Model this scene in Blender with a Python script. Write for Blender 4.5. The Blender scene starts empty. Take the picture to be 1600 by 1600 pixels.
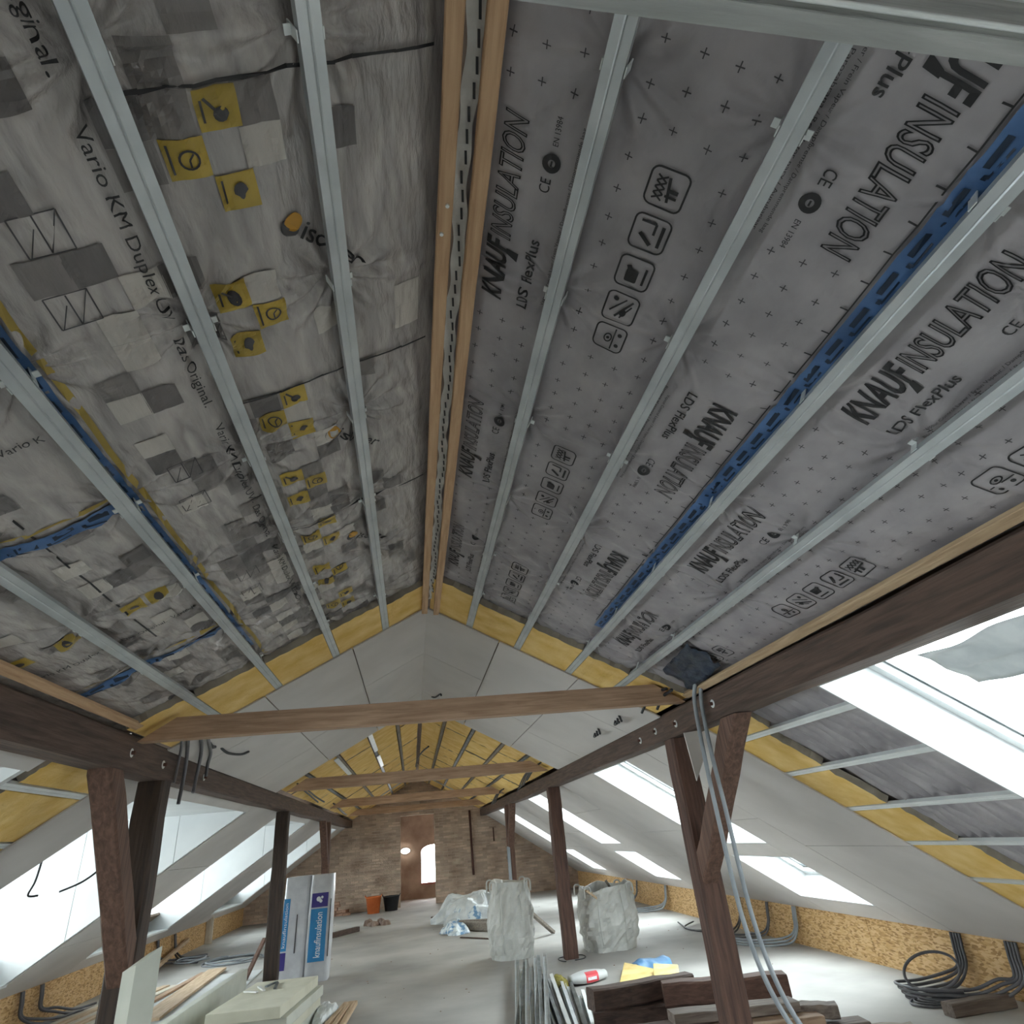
import bpy, bmesh, math, random
import numpy as np
from mathutils import Matrix, Vector
random.seed(7); rng = np.random.RandomState(11)
SC = bpy.context.scene
COL = SC.collection
# ------------------------------------------------------------------ camera
def cam_axes(yaw, pitch, roll):
    cy, sy, cp, sp = math.cos(yaw), math.sin(yaw), math.cos(pitch), math.sin(pitch)
    f = np.array([sy*cp, cy*cp, sp]); r = np.array([cy, -sy, 0.]); u = np.cross(r, f)
    cr, sr = math.cos(roll), math.sin(roll)
    return cr*r+sr*u, -sr*r+cr*u, f
cr_, cu_, cf_ = cam_axes(0.18844, 0.48438, -0.09873)
cd = bpy.data.cameras.new('camera'); cam = bpy.data.objects.new('camera', cd); COL.objects.link(cam)
cd.sensor_fit = 'HORIZONTAL'; cd.sensor_width = 36.; cd.lens = 951.56/1600*36.
cd.clip_start = 0.02; cd.clip_end = 300
cam.matrix_world = Matrix(((cr_[0], cu_[0], -cf_[0], 0), (cr_[1], cu_[1], -cf_[1], 0), (cr_[2], cu_[2], -cf_[2], 1.7), (0, 0, 0, 1)))
SC.camera = cam
# ------------------------------------------------------------------ world / exposure
W = bpy.data.worlds.new('overcast_sky'); SC.world = W; W.use_nodes = True
bg = W.node_tree.nodes['Background']; bg.inputs[0].default_value = (0.95, 0.98, 1.0, 1); bg.inputs[1].default_value = 8.5
SC.view_settings.view_transform = 'Standard'; SC.view_settings.look = 'None'
SC.view_settings.exposure = 1.12; SC.view_settings.gamma = 1.0; SC.view_settings.use_curve_mapping = False
SC.cycles.use_denoising = True
SC.cycles.max_bounces = 10; SC.cycles.diffuse_bounces = 6; SC.cycles.transparent_max_bounces = 16
SC.cycles.sample_clamp_indirect = 6.0
# ------------------------------------------------------------------ materials
def lin(h):
    h = h.lstrip('#'); o = []
    for i in (0, 2, 4):
        c = int(h[i:i+2], 16)/255.; o.append(c/12.92 if c <= .04045 else ((c+.055)/1.055)**2.4)
    return (*o, 1.)
MATS = {}
def mat(name, c1, c2=None, rough=.7, metal=0., scale=4., stretch=(1, 1, 1), bump=0., bscale=None, detail=6., lo=.35, hi=.65, world=False, spec=.5, distort=0., island=0.):
    if name in MATS: return MATS[name]
    m = bpy.data.materials.new(name); m.use_nodes = True; nt = m.node_tree; N = nt.nodes; L = nt.links
    b = N['Principled BSDF']; b.inputs['Roughness'].default_value = rough; b.inputs['Metallic'].default_value = metal
    b.inputs['Specular IOR Level'].default_value = spec
    if world:
        g = N.new('ShaderNodeNewGeometry'); src = g.outputs['Position']
    else:
        g = N.new('ShaderNodeTexCoord'); src = g.outputs['Object']
    mp = N.new('ShaderNodeMapping'); mp.inputs['Scale'].default_value = stretch; L.new(src, mp.inputs[0])
    tx = N.new('ShaderNodeTexNoise'); tx.inputs['Scale'].default_value = scale; tx.inputs['Detail'].default_value = detail
    tx.inputs['Distortion'].default_value = distort; L.new(mp.outputs[0], tx.inputs['Vector'])
    rp = N.new('ShaderNodeValToRGB'); rp.color_ramp.elements[0].position = lo; rp.color_ramp.elements[1].position = hi
    rp.color_ramp.elements[0].color = lin(c1); rp.color_ramp.elements[1].color = lin(c2 or c1)
    L.new(tx.outputs['Fac'], rp.inputs[0]); out = rp.outputs[0]
    if island:
        gi = N.new('ShaderNodeNewGeometry'); hs = N.new('ShaderNodeHueSaturation')
        ma = N.new('ShaderNodeMapRange'); ma.inputs['To Min'].default_value = 1-island; ma.inputs['To Max'].default_value = 1+island
        L.new(gi.outputs['Random Per Island'], ma.inputs[0]); L.new(ma.outputs[0], hs.inputs['Value']); L.new(out, hs.inputs['Color']); out = hs.outputs[0]
    L.new(out, b.inputs['Base Color'])
    if bump:
        t2 = N.new('ShaderNodeTexNoise'); t2.inputs['Scale'].default_value = bscale or scale*3; t2.inputs['Detail'].default_value = 8
        L.new(mp.outputs[0], t2.inputs['Vector'])
        bp = N.new('ShaderNodeBump'); bp.inputs['Strength'].default_value = bump; bp.inputs['Distance'].default_value = .02
        L.new(t2.outputs['Fac'], bp.inputs['Height']); L.new(bp.outputs[0], b.inputs['Normal'])
    MATS[name] = m; return m
def wood(name, c1, c2, axis='Y', rough=.75, bump=.35):
    st = {'X': (1.2, 16, 16), 'Y': (16, 1.2, 16), 'Z': (16, 16, 1.2)}[axis]
    return mat(name+'_'+axis, c1, c2, rough=rough, scale=2.2, stretch=st, bump=bump, bscale=3., distort=.6, lo=.3, hi=.7)
def emis(name, col, s):
    m = bpy.data.materials.new(name); m.use_nodes = True; b = m.node_tree.nodes['Principled BSDF']
    b.inputs['Emission Color'].default_value = lin(col); b.inputs['Emission Strength'].default_value = s; b.inputs['Base Color'].default_value = lin(col); return m
def glassmat():
    m = bpy.data.materials.new('window_glass'); m.use_nodes = True; nt = m.node_tree; N = nt.nodes; L = nt.links
    N.remove(N['Principled BSDF']); t = N.new('ShaderNodeBsdfTransparent'); t.inputs[0].default_value = (.93, .97, .97, 1)
    g = N.new('ShaderNodeBsdfGlossy'); g.inputs['Roughness'].default_value = .05
    mx = N.new('ShaderNodeMixShader'); mx.inputs[0].default_value = .05
    L.new(t.outputs[0], mx.inputs[1]); L.new(g.outputs[0], mx.inputs[2]); L.new(mx.outputs[0], N['Material Output'].inputs[0]); return m
def osbmat():
    m = bpy.data.materials.new('osb'); m.use_nodes = True; nt = m.node_tree; N = nt.nodes; L = nt.links; b = N['Principled BSDF']; b.inputs['Roughness'].default_value = .65
    g = N.new('ShaderNodeNewGeometry'); mp = N.new('ShaderNodeMapping'); mp.inputs['Scale'].default_value = (1, 16, 55); mp.inputs['Rotation'].default_value = (.5, 0, 0)
    L.new(g.outputs['Position'], mp.inputs[0]); nz = N.new('ShaderNodeTexNoise'); nz.inputs['Scale'].default_value = 3; L.new(g.outputs['Position'], nz.inputs['Vector'])
    ad = N.new('ShaderNodeVectorMath'); ad.operation = 'MULTIPLY_ADD'; ad.inputs[1].default_value = (3, 3, 3); L.new(nz.outputs['Color'], ad.inputs[0]); L.new(mp.outputs[0], ad.inputs[2])
    v = N.new('ShaderNodeTexVoronoi'); v.inputs['Scale'].default_value = 1.3; L.new(ad.outputs[0], v.inputs['Vector'])
    rp = N.new('ShaderNodeValToRGB'); e = rp.color_ramp.elements; e[0].color = lin('9c7646'); e[1].color = lin('d6b384'); e[0].position = .05; e[1].position = .8
    e2 = rp.color_ramp.elements.new(.4); e2.color = lin('c79f69')
    sp = N.new('ShaderNodeSeparateColor'); L.new(v.outputs['Color'], sp.inputs[0]); L.new(sp.outputs[0], rp.inputs[0]); L.new(rp.outputs[0], b.inputs['Base Color'])
    bp = N.new('ShaderNodeBump'); bp.inputs['Strength'].default_value = .25; bp.inputs['Distance'].default_value = .01; L.new(sp.outputs[0], bp.inputs['Height']); L.new(bp.outputs[0], b.inputs['Normal'])
    return m
def brickmat():
    m = mat('brick', 'a38c7b', 'd0bba9', rough=.9, scale=2.0, bump=.5, bscale=40, world=True, island=.22, lo=.3, hi=.7); return m
M_GLASS = glassmat(); M_OSB = osbmat(); M_BRICK = brickmat()
M_MORTAR = mat('mortar', 'a6937f', 'cbbba8', rough=.95, scale=3, bump=.4, world=True)
M_BOARD = mat('plasterboard', 'bfbab7', 'c9c4c1', rough=.85, scale=1.5, world=True)
M_EDGE = mat('plasterboard_white', 'bfc2c3', 'c9cbcb', rough=.8, scale=2, world=True)
M_FLOOR = mat('screed', '918f8c', 'bcbab6', rough=.8, scale=.7, bump=.12, bscale=6, world=True, lo=.3, hi=.7)
M_WOOL = mat('glass_wool', 'dcb35e', 'efcf8c', rough=.95, scale=3, stretch=(1.5, 2, 1.5), bump=.5, bscale=22, world=True, lo=.3, hi=.7)
M_WOOLEDGE = mat('wool_facing', '8b8377', 'a39a8c', rough=.95, scale=6)
M_STEEL = mat('galvanised_steel', 'b3b8bb', 'c6cacc', rough=.4, metal=.5, scale=5, world=True)
M_STEELW = mat('bright_steel', 'd4d8d8', 'e2e6e6', rough=.4, metal=.3, scale=5)
M_STEELD = mat('dull_steel', '4d5152', '7a7f80', rough=.45, metal=.6, scale=4)
M_FOILR = mat('membrane_mauve', '8c878b', 'a6a1a3', rough=.33, scale=4, stretch=(1.3, 1, 1.3), bump=.6, bscale=6, world=True, lo=.3, hi=.7, spec=.5)
M_FOILL = mat('membrane_grey', '8e8888', 'b8b1ad', rough=.24, scale=6, stretch=(2.2, .5, 2.2), bump=.9, bscale=9, world=True, lo=.3, hi=.7, spec=.9, distort=.8)
M_SQD = mat('print_dark_grey', '5f5b5b', '6b6665', rough=.36, scale=6, stretch=(2.2, .5, 2.2), bump=.55, bscale=9, world=True)
M_SQM = mat('print_mid_grey', '716c6b', '7f7977', rough=.36, scale=6, stretch=(2.2, .5, 2.2), bump=.55, bscale=9, world=True)
M_SQL = mat('print_light_grey', 'b0aaa4', 'beb7b0', rough=.36, scale=6, stretch=(2.2, .5, 2.2), bump=.55, bscale=9, world=True)
M_YEL = mat('print_yellow', '9c8434', 'b89c3e', rough=.38, scale=6, bump=.3, bscale=11, world=True)
M_ORA = mat('print_orange', 'b07f24', 'bd8c2c', rough=.38, scale=6)
M_INK = mat('print_ink', '1d1c1f', '262528', rough=.5, scale=6)
M_INKG = mat('print_ink_grey', '3c3a3d', '474548', rough=.5, scale=6)
M_TAPE = mat('blue_tape', '3b5c88', '5579aa', rough=.4, scale=6, bump=.2, world=True)
M_TAPEP = mat('blue_tape_print', '17293f', '1d3048', rough=.4, scale=6)
M_TAPEY = mat('yellow_edge_print', '9a8240', 'ab9345', rough=.5, scale=6)
M_PVC = mat('grey_conduit', '7b8086', '92979c', rough=.45, scale=4)
M_PVCD = mat('dark_conduit', '4e4d50', '66656a', rough=.5, scale=4)
M_BLACK = mat('black_plastic', '2a2b2e', '36373b', rough=.5, scale=4)
M_NAVY = mat('navy_foil', '1f2836', '2f3b4d', rough=.35, scale=8, bump=.5, bscale=20)
M_BAG = mat('bag_fabric', 'b9b9b5', 'd3d3cf', rough=.5, scale=5, bump=.9, bscale=5, lo=.3, hi=.7)
M_XPS = mat('xps', 'bcbeb4', 'c8c9bf', rough=.8, scale=4)
M_XPSE = mat('xps_yellow', 'c3c0ae', 'cfccbb', rough=.8, scale=4)
M_FILM = mat('white_film', 'c4cbcf', 'dfe4e6', rough=.35, scale=6, bump=.4, bscale=10)
M_FILMB = mat('blue_white_film', '6b93b8', 'dde6ea', rough=.35, scale=9, bump=.4, bscale=12, lo=.42, hi=.52)
M_PACK = mat('pack_film', 'c2c4cb', 'd5d7dc', rough=.35, scale=5, bump=.2, bscale=12)
M_BLUE = mat('pack_blue', '2f86c4', '3590cc', rough=.4, scale=5)
M_PURP = mat('pack_purple', '3d3383', '43398b', rough=.4, scale=5)
M_WHITE = mat('print_white', 'e6ecf2', 'eef2f6', rough=.5, scale=5)
M_ORANGE = mat('orange_plastic', 'd9713a', 'e27e46', rough=.5, scale=5)
M_RED = mat('red_print', 'd2414a', 'da4d55', rough=.5, scale=5)
M_RUST = mat('rust', '4a302a', '5e3d33', rough=.85, scale=9)
DK = ('3b2e28', '5f4b41'); DK2 = ('2b231f', '4a3a32'); RB = ('4d372f', '745749'); LT = ('96775f', 'bb9c82'); PL_ = ('b08c66', 'cfae88'); GYW = ('6f665c', '958b80'); ALU = ('a3a6a4', 'b9bcba')
# ------------------------------------------------------------------ object helpers
WL = {}
def raw(name, V, F, m, parent=None, smooth=False, mats=None, fmat=None, origin=None):
    V = np.asarray(V, float)
    base = np.array([(V[:, 0].min()+V[:, 0].max())/2, (V[:, 1].min()+V[:, 1].max())/2, V[:, 2].min()]) if origin is None else np.asarray(origin, float)
    me = bpy.data.meshes.new(name); me.from_pydata((V-base).tolist(), [], [tuple(int(i) for i in f) for f in F])
    for mm in (mats or [m]): me.materials.append(mm)
    if fmat is not None: me.polygons.foreach_set('material_index', list(fmat))
    if smooth: me.polygons.foreach_set('use_smooth', [True]*len(me.polygons))
    me.update()
    o = bpy.data.objects.new(name, me); COL.objects.link(o); WL[o.name] = base
    if parent is not None:
        o.parent = parent; o.location = base-WL[parent.name]
    else: o.location = base
    return o
def tag(o, label, cat, group=None):
    o['label'] = label; o['category'] = cat; o['kind'] = 'thing'
    if group: o['group'] = group
    return o
def thing(name, loc, label, cat, group=None):
    o = bpy.data.objects.new(name, None); COL.objects.link(o); o.location = loc; WL[o.name] = np.asarray(loc, float); o.empty_display_size = .1
    return tag(o, label, cat, group)
def struct(name, loc=(0, 0, 0)):
    o = bpy.data.objects.new(name, None); COL.objects.link(o); o.location = loc; WL[o.name] = np.asarray(loc, float); o['kind'] = 'structure'; o.empty_display_size = .1; return o
QF = [(0, 1, 2, 3), (7, 6, 5, 4), (0, 4, 5, 1), (1, 5, 6, 2), (2, 6, 7, 3), (3, 7, 4, 0)]
def hexa(b, t): return np.array(list(b)+list(t), float), QF      # bottom loop (ccw from below order free), top loop
def fixn(o):
    bm = bmesh.new(); bm.from_mesh(o.data); bmesh.ops.recalc_face_normals(bm, faces=bm.faces); bm.to_mesh(o.data); bm.free(); return o
def boxv(x0, x1, y0, y1, z0, z1):
    return hexa([(x0, y0, z0), (x0, y1, z0), (x1, y1, z0), (x1, y0, z0)], [(x0, y0, z1), (x0, y1, z1), (x1, y1, z1), (x1, y0, z1)])
def box(name, x0, x1, y0, y1, z0, z1, m, parent=None):
    V, F = boxv(x0, x1, y0, y1, z0, z1); return fixn(raw(name, V, F, m, parent))
def nrm(v): v = np.asarray(v, float); return v/np.linalg.norm(v)
def beamv(p0, p1, w, h, up=(0, 0, 1), seg=1, wob=0., seed=0):
    p0, p1 = np.asarray(p0, float), np.asarray(p1, float); d = nrm(p1-p0); r = nrm(np.cross(d, up)); u = np.cross(r, d)
    rs = np.random.RandomState(seed); V = []; F = []; ch = min(w, h)*.09
    prof = [(-w/2+ch, -h/2), (w/2-ch, -h/2), (w/2, -h/2+ch), (w/2, h/2-ch), (w/2-ch, h/2), (-w/2+ch, h/2), (-w/2, h/2-ch), (-w/2, -h/2+ch)]
    for i in range(seg+1):
        c = p0+(p1-p0)*i/seg; e = rs.uniform(-wob, wob, 2) if 0 < i < seg else (0, 0)
        for a, b in prof:
            j = rs.uniform(-wob, wob, 2)*.4
            V.append(c+r*(a+e[0]+j[0])+u*(b+e[1]+j[1]))
    for i in range(seg):
        for k in range(8): F.append((i*8+k, i*8+(k+1) % 8, (i+1)*8+(k+1) % 8, (i+1)*8+k))
    F.append(tuple(range(7, -1, -1))); F.append(tuple(seg*8+k for k in range(8)))
    return np.array(V), F
def beam(name, p0, p1, w, h, m, parent=None, up=(0, 0, 1), seg=1, wob=0., seed=0):
    V, F = beamv(p0, p1, w, h, up, seg, wob, seed); return fixn(raw(name, V, F, m, parent))
def spline(pts, n=8):
    P = np.asarray(pts, float); out = []
    for i in range(len(P)-1):
        a = P[max(i-1, 0)]; b = P[i]; c = P[i+1]; d = P[min(i+2, len(P)-1)]
        for k in range(n):
            t = k/n; out.append(.5*((2*b)+(-a+c)*t+(2*a-5*b+4*c-d)*t*t+(-a+3*b-3*c+d)*t**3))
    out.append(P[-1]); return np.array(out)
def tubev(path, r, k=8):
    P = np.asarray(path, float); n = len(P); V = []; F = []; u = None
    for i in range(n):
        d = nrm(P[min(i+1, n-1)]-P[max(i-1, 0)])
        if u is None: u = nrm(np.cross(d, (0, 0, 1) if abs(d[2]) < .9 else (1, 0, 0)))
        u = nrm(u-d*np.dot(u, d)); v = np.cross(d, u)
        for j in range(k): a = 2*math.pi*j/k; V.append(P[i]+r*(math.cos(a)*u+math.sin(a)*v))
    for i in range(n-1):
        for j in range(k): F.append((i*k+j, i*k+(j+1) % k, (i+1)*k+(j+1) % k, (i+1)*k+j))
    F.append(tuple(range(k-1, -1, -1))); F.append(tuple((n-1)*k+j for j in range(k)))
    return np.array(V), F
def tube(name, pts, r, m, parent=None, n=8, k=8):
    V, F = tubev(spline(pts, n), r, k); return fixn(raw(name, V, F, m, parent, smooth=True))
# value noise
TAB = np.random.RandomState(3).rand(256, 256)*2-1
def vn(x, y):
    x = np.asarray(x, float); y = np.asarray(y, float); xi = np.floor(x).astype(int); yi = np.floor(y).astype(int); fx = x-xi; fy = y-yi
    fx = fx*fx*(3-2*fx); fy = fy*fy*(3-2*fy); g = lambda a, b: TAB[a & 255, b & 255]
    return (g(xi, yi)*(1-fx)+g(xi+1, yi)*fx)*(1-fy)+(g(xi, yi+1)*(1-fx)+g(xi+1, yi+1)*fx)*fy
# ------------------------------------------------------------------ roof frame of reference
XR = .146; T = .5385; TL = .655; ZR = 3.636; KD = 5.154; KZ = .47; PD = 2.054; CU = 1/math.sqrt(1+T*T); CL = 1/math.sqrt(1+TL*TL)
YB, YF = -9.5, 22.6
def P(side, seg, d, Y, off=0.):
    """d: horizontal distance from the ridge, off: distance above the inner plane"""
    t = T if seg == 'U' else TL; c = 1/math.sqrt(1+t*t); z = ZR-d*T if seg == 'U' else KZ+(KD-d)*TL
    return np.array([XR+side*(d+off*t*c), Y, z+off*c])
def slabv(side, seg, d0, d1, y0, y1, o0, o1):
    q = lambda d, y, o: P(side, seg, d, y, o)
    return hexa([q(d0, y0, o0), q(d0, y1, o0), q(d1, y1, o0), q(d1, y0, o0)], [q(d0, y0, o1), q(d0, y1, o1), q(d1, y1, o1), q(d1, y0, o1)])
def slab(name, side, seg, d0, d1, y0, y1, o0, o1, m, parent=None):
    V, F = slabv(side, seg, d0, d1, y0, y1, o0, o1); return fixn(raw(name, V, F, m, parent))
R_, L_ = 1, -1
ORDN = ['first', 'second', 'third', 'fourth', 'fifth', 'sixth']
DR = [.386, .814, 1.269, 1.644]; DLs = [.3675, .79, 1.249, 1.679]        # stud positions (right / left)
STUD = {R_: DR, L_: DLs}
# ------------------------------------------------------------------ floor and walls
floor = box('floor', -6.3, 6.6, YB-.3, YF+.5, -.25, 0, M_FLOOR); floor['kind'] = 'structure'
def knee(name, side):
    s = struct(name, (XR+side*KD, 9, 0)); x = XR+side*KD; xs = sorted((x, x+side*.018)); y = YB; k = 0
    while y < YF-.1:
        y1 = min(y+2.5, YF); box('osb_panel', xs[0], xs[1], y+.004, y1-.004, 0, KZ+.02, M_OSB, s); y = y1
    return s
knee('wall_right', R_); knee('wall_left', L_)
wb = box('wall_behind', -6.3, 6.6, YB-.3, YB, 0, 4.2, M_MORTAR); wb['kind'] = 'structure'
# far brick gable wall with passage
OX0, OX1, OZ = -.40, .70, 2.53
wf = struct('wall_far', (0, YF, 0))
def roofz(X):
    d = abs(X-XR); return (ZR-d*T if d < PD+.2 else KZ+(KD-d)*TL)
def prismY(name, poly, y0, y1, m, parent):
    n = len(poly); V = [(x, y0, z) for x, z in poly]+[(x, y1, z) for x, z in poly]
    F = [tuple(range(n)), tuple(range(2*n-1, n-1, -1))]+[(i, (i+1) % n, n+(i+1) % n, n+i) for i in range(n)]
    return fixn(raw(name, V, F, m, parent))
prismY('masonry', [(-6.3, -.1), (OX0, -.1), (OX0, OZ), (OX0, 4.0), (-2.2, 3.1), (-6.3, .6)], YF+.02, YF+.45, M_MORTAR, wf)
prismY('masonry', [(OX1, -.1), (6.6, -.1), (6.6, .6), (2.6, 3.1), (OX1, 4.0)], YF+.02, YF+.45, M_MORTAR, wf)
prismY('masonry', [(OX0, OZ), (OX1, OZ), (OX1, 4.0), (XR, 4.2), (OX0, 4.0)], YF+.02, YF+.45, M_MORTAR, wf)
BV, BF = [], []
zc = 0.; row = 0
while zc < 3.6:
    x = -5.2-(.126 if row % 2 else 0)
    while x < 5.5:
        x0, x1 = x+.006+random.uniform(-.004, .004), x+.246+random.uniform(-.004, .004); xm = (x0+x1)/2
        inside = zc+.07 < max(roofz(x0), roofz(x1))+.12
        if x1 > OX0-.02 and x0 < OX1+.02 and zc < OZ:
            if x0 < OX0 < x1 and OX0-x0 > .06: x1 = OX0-.003
            elif x0 < OX1 < x1 and x1-OX1 > .06: x0 = OX1+.003
            else: inside = inside and (x1 <= OX0 or x0 >= OX1)
        if inside and random.random() > .015:
            p = random.uniform(0, .022); n0 = len(BV); v, f = boxv(x0, x1, YF-p, YF+.05, zc+.006, zc+.069+random.uniform(-.004, .003))
            BV += v.tolist(); BF += [tuple(i+n0 for i in q) for q in f]
        x += .252
    zc += .077; row += 1
o = fixn(raw('bricks', BV, BF, M_BRICK, wf)); o['kind'] = 'stuff'
# room behind the passage
RB_ = struct('wall_back', (0, 25.2, 0))
box('masonry', -2.6, .29, 25.2, 25.6, -.1, 3.2, M_BRICK, RB_); box('masonry', 1.15, 3.2, 25.2, 25.6, -.1, 3.2, M_BRICK, RB_)
box('masonry', .29, 1.15, 25.2, 25.6, -.1, .42, M_BRICK, RB_)
arch = [(.29, 1.42)]+[(.72-.43*math.cos(a), 1.42+.2*math.sin(a)) for a in np.linspace(0, math.pi, 13)]+[(1.15, 1.42), (1.15, 3.2), (.29, 3.2)]
V, F = [], []
for i in range(13):
    a = math.pi*i/12; V.append((.72-.43*math.cos(a), 25.2, 1.42+.2*math.sin(a))); V.append((.72-.43*math.cos(a), 25.2, 3.2)); V.append((.72-.43*math.cos(a), 25.6, 1.42+.2*math.sin(a)))
for i in range(12): F += [(3*i, 3*i+3, 3*i+4, 3*i+1), (3*i, 3*i+2, 3*i+5, 3*i+3)]
raw('arch_masonry', V, F, M_BRICK, RB_)
sill = box('window_sill', .26, 1.18, 25.1, 25.25, .40, .46, mat('red_sill', 'b9776c', 'c98a7f', scale=5), RB_)
for nm, a in (('wall_side', (-2.7, -2.6)), ('wall_side', (3.2, 3.3))):
    o = box(nm, a[0], a[1], YF+.45, 25.6, -.1, 3.2, M_BRICK); o['kind'] = 'structure'
o = box('ceiling_back', -2.7, 3.3, YF+.45, 25.6, 3.2, 3.3, M_BRICK); o['kind'] = 'structure'
o = box('floor_back', -2.7, 3.3, YF+.5, 25.6, -.25, -.0, M_FLOOR); o['kind'] = 'structure'
# ------------------------------------------------------------------ roof openings
SKY = []     # right skylights (d0,d1,y0,y1)
for y0, y1 in ((-8.9, -7.5), (-3.4, -2.0), (1.95, 3.45), (7.3, 8.75), (12.8, 14.2), (17.95, 19.25)):  # rows at negative y: unseen, added behind the camera to light the near ceiling
    SKY.append((2.304, 3.774, y0, y1)); SKY.append((4.034, 4.844, y0, y1))
DORM = [(-9.2, -6.0), (-4.3, -1.2), (.75, 4.2), (6.1, 9.6), (11.7, 15.0), (18.0, 20.9)]  # dormers at negative y are unseen too, added to bring in more daylight
DD0, DD1 = 2.39, 4.85
def cells(d0, d1, y0, y1, holes):
    ds = sorted({d0, d1, *[h[i] for h in holes for i in (0, 1)]}); ys = sorted({y0, y1, *[h[i] for h in holes for i in (2, 3)]})
    for a, b in zip(ds, ds[1:]):
        for c, e in zip(ys, ys[1:]):
            if not any(h[0] <= (a+b)/2 <= h[1] and h[2] <= (c+e)/2 <= h[3] for h in holes): yield a, b, c, e
M_DECK = mat('roof_deck', '6a5a4c', '7a6858', scale=4)
deckR = struct('roof_right', (3, 9, 2)); deckL = struct('roof_left', (-3, 9, 2))  # unseen outer shell, added so sky light cannot leak in at the gaps
for a, b, c, e in cells(1.9, 6.6, YB-.3, YF+.5, SKY): slab('deck_panel', R_, 'L', a, b, c, e, .30, .34, M_DECK, deckR)
for a, b, c, e in cells(1.9, 6.6, YB-.3, YF+.5, [(DD0, DD1, y[0]-.04, y[1]+.04) for y in DORM]): slab('deck_panel', L_, 'L', a, b, c, e, .30, .34, M_DECK, deckL)
for s, dk in ((R_, deckR), (L_, deckL)): slab('deck_panel', s, 'U', -.3, 2.6, YB-.3, YF+.5, .42, .46, M_DECK, dk)
def portal(loc, xdir, ydir, sx, sy):
    ld = bpy.data.lights.new('window_portal', 'AREA'); ld.shape = 'RECTANGLE'; ld.size = sx; ld.size_y = sy; ld.cycles.is_portal = True
    o = bpy.data.objects.new('window_portal', ld); COL.objects.link(o); x = nrm(xdir); y = nrm(ydir); z = np.cross(x, y)
    o.matrix_world = Matrix(((x[0], y[0], z[0], loc[0]), (x[1], y[1], z[1], loc[1]), (x[2], y[2], z[2], loc[2]), (0, 0, 0, 1))); o['kind'] = 'helper'
wn = 0
for (d0, d1, y0, y1) in SKY:
    wn += 1; s = struct('window_%d' % wn, P(R_, 'L', (d0+d1)/2, (y0+y1)/2, 0)); q = .014; Q = lambda *a: slab(*a)
    for a in ((d0-q, d0, y0-q, y1+q), (d1, d1+q, y0-q, y1+q), (d0, d1, y0-q, y0), (d0, d1, y1, y1+q)):
        slab('reveal_panel', R_, 'L', *a, -.012, .40, M_EDGE, s)
    fw = .06
    for a in ((d0, d0+fw, y0, y1), (d1-fw, d1, y0, y1), (d0+fw, d1-fw, y0, y0+fw), (d0+fw, d1-fw, y1-fw, y1)):
        slab('frame', R_, 'L', *a, .27, .38, M_EDGE, s)
    for a in ((d0+fw, d0+fw+.02, y0+fw, y1-fw), (d1-fw-.02, d1-fw, y0+fw, y1-fw), (d0+fw, d1-fw, y0+fw, y0+fw+.02), (d0+fw, d1-fw, y1-fw-.02, y1-fw)):
        slab('gasket', R_, 'L', *a, .32, .36, M_STEELD, s)
    slab('pane', R_, 'L', d0+fw, d1-fw, y0+fw, y1-fw, .345, .351, M_GLASS, s)
    c = P(R_, 'L', (d0+d1)/2, (y0+y1)/2, .42); slope = P(R_, 'L', d1, 0, 0)-P(R_, 'L', d0, 0, 0)
    # area light emits along -z: x cross y must point outwards
    portal(c, (0, 1, 0), -slope if np.cross((0, 1, 0), -slope)[2] > 0 else slope, y1-y0, np.linalg.norm(slope))
DZ = 2.30; DF = 5.5; XD = XR-DF
def slz(d): return KZ+(KD-d)*TL
for (y0, y1) in DORM:
    wn += 1; s = struct('window_%d' % wn, (XD, (y0+y1)/2, .7))
    dm = KD-(DZ-KZ)/TL
    for ya, yb in ((y0-.05, y0), (y1, y1+.05)):
        ym = [DD0, 3.35, DD1]
        for da, db in ((dm, 3.2), (3.206, 4.3), (4.306, DF)):
            prismY('cheek_panel', [(XR-da, slz(da)), (XR-da, max(DZ, slz(da)+.001)), (XR-db, DZ)]+([(XR-db, slz(DD1)), (XR-DD1, slz(DD1))] if db > DD1 else [(XR-db, slz(db))]), ya, yb, M_EDGE, s)
    box('dormer_ceiling', XD-.1, XR-DD0+.02, y0-.06, y1+.06, DZ, DZ+.05, M_EDGE, s); box('sill_board', XD-.1, XR-DD1, y0-.05, y1+.05, slz(DD1)-.03, slz(DD1), M_EDGE, s)
    x0, x1 = XD-.12, XD
    zs = slz(DD1)
    box('parapet', x0, x1, y0-.05, y1+.05, zs-.3, .95, M_EDGE, s); box('header', x0, x1, y0-.05, y1+.05, 2.12, DZ+.03, M_EDGE, s)
    ys = np.linspace(y0, y1, 4)
    for i, yy in enumerate(ys): box('mullion', x0, x1, max(yy-.06, y0-.05), min(yy+.06, y1+.05), .95, 2.12, M_EDGE, s)
    for a, b in zip(ys, ys[1:]): box('pane', XD-.07, XD-.064, a+.06, b-.06, .95, 2.12, M_GLASS, s)
    portal((XD-.15, (y0+y1)/2, 1.57), (0, 0, 1), (0, 1, 0), 1.25, y1-y0)   # z = x cross y = -X : emits +X
portal((.72, 25.65, 1.0), (-1, 0, 0), (0, 0, 1), .86, 1.2)
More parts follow.
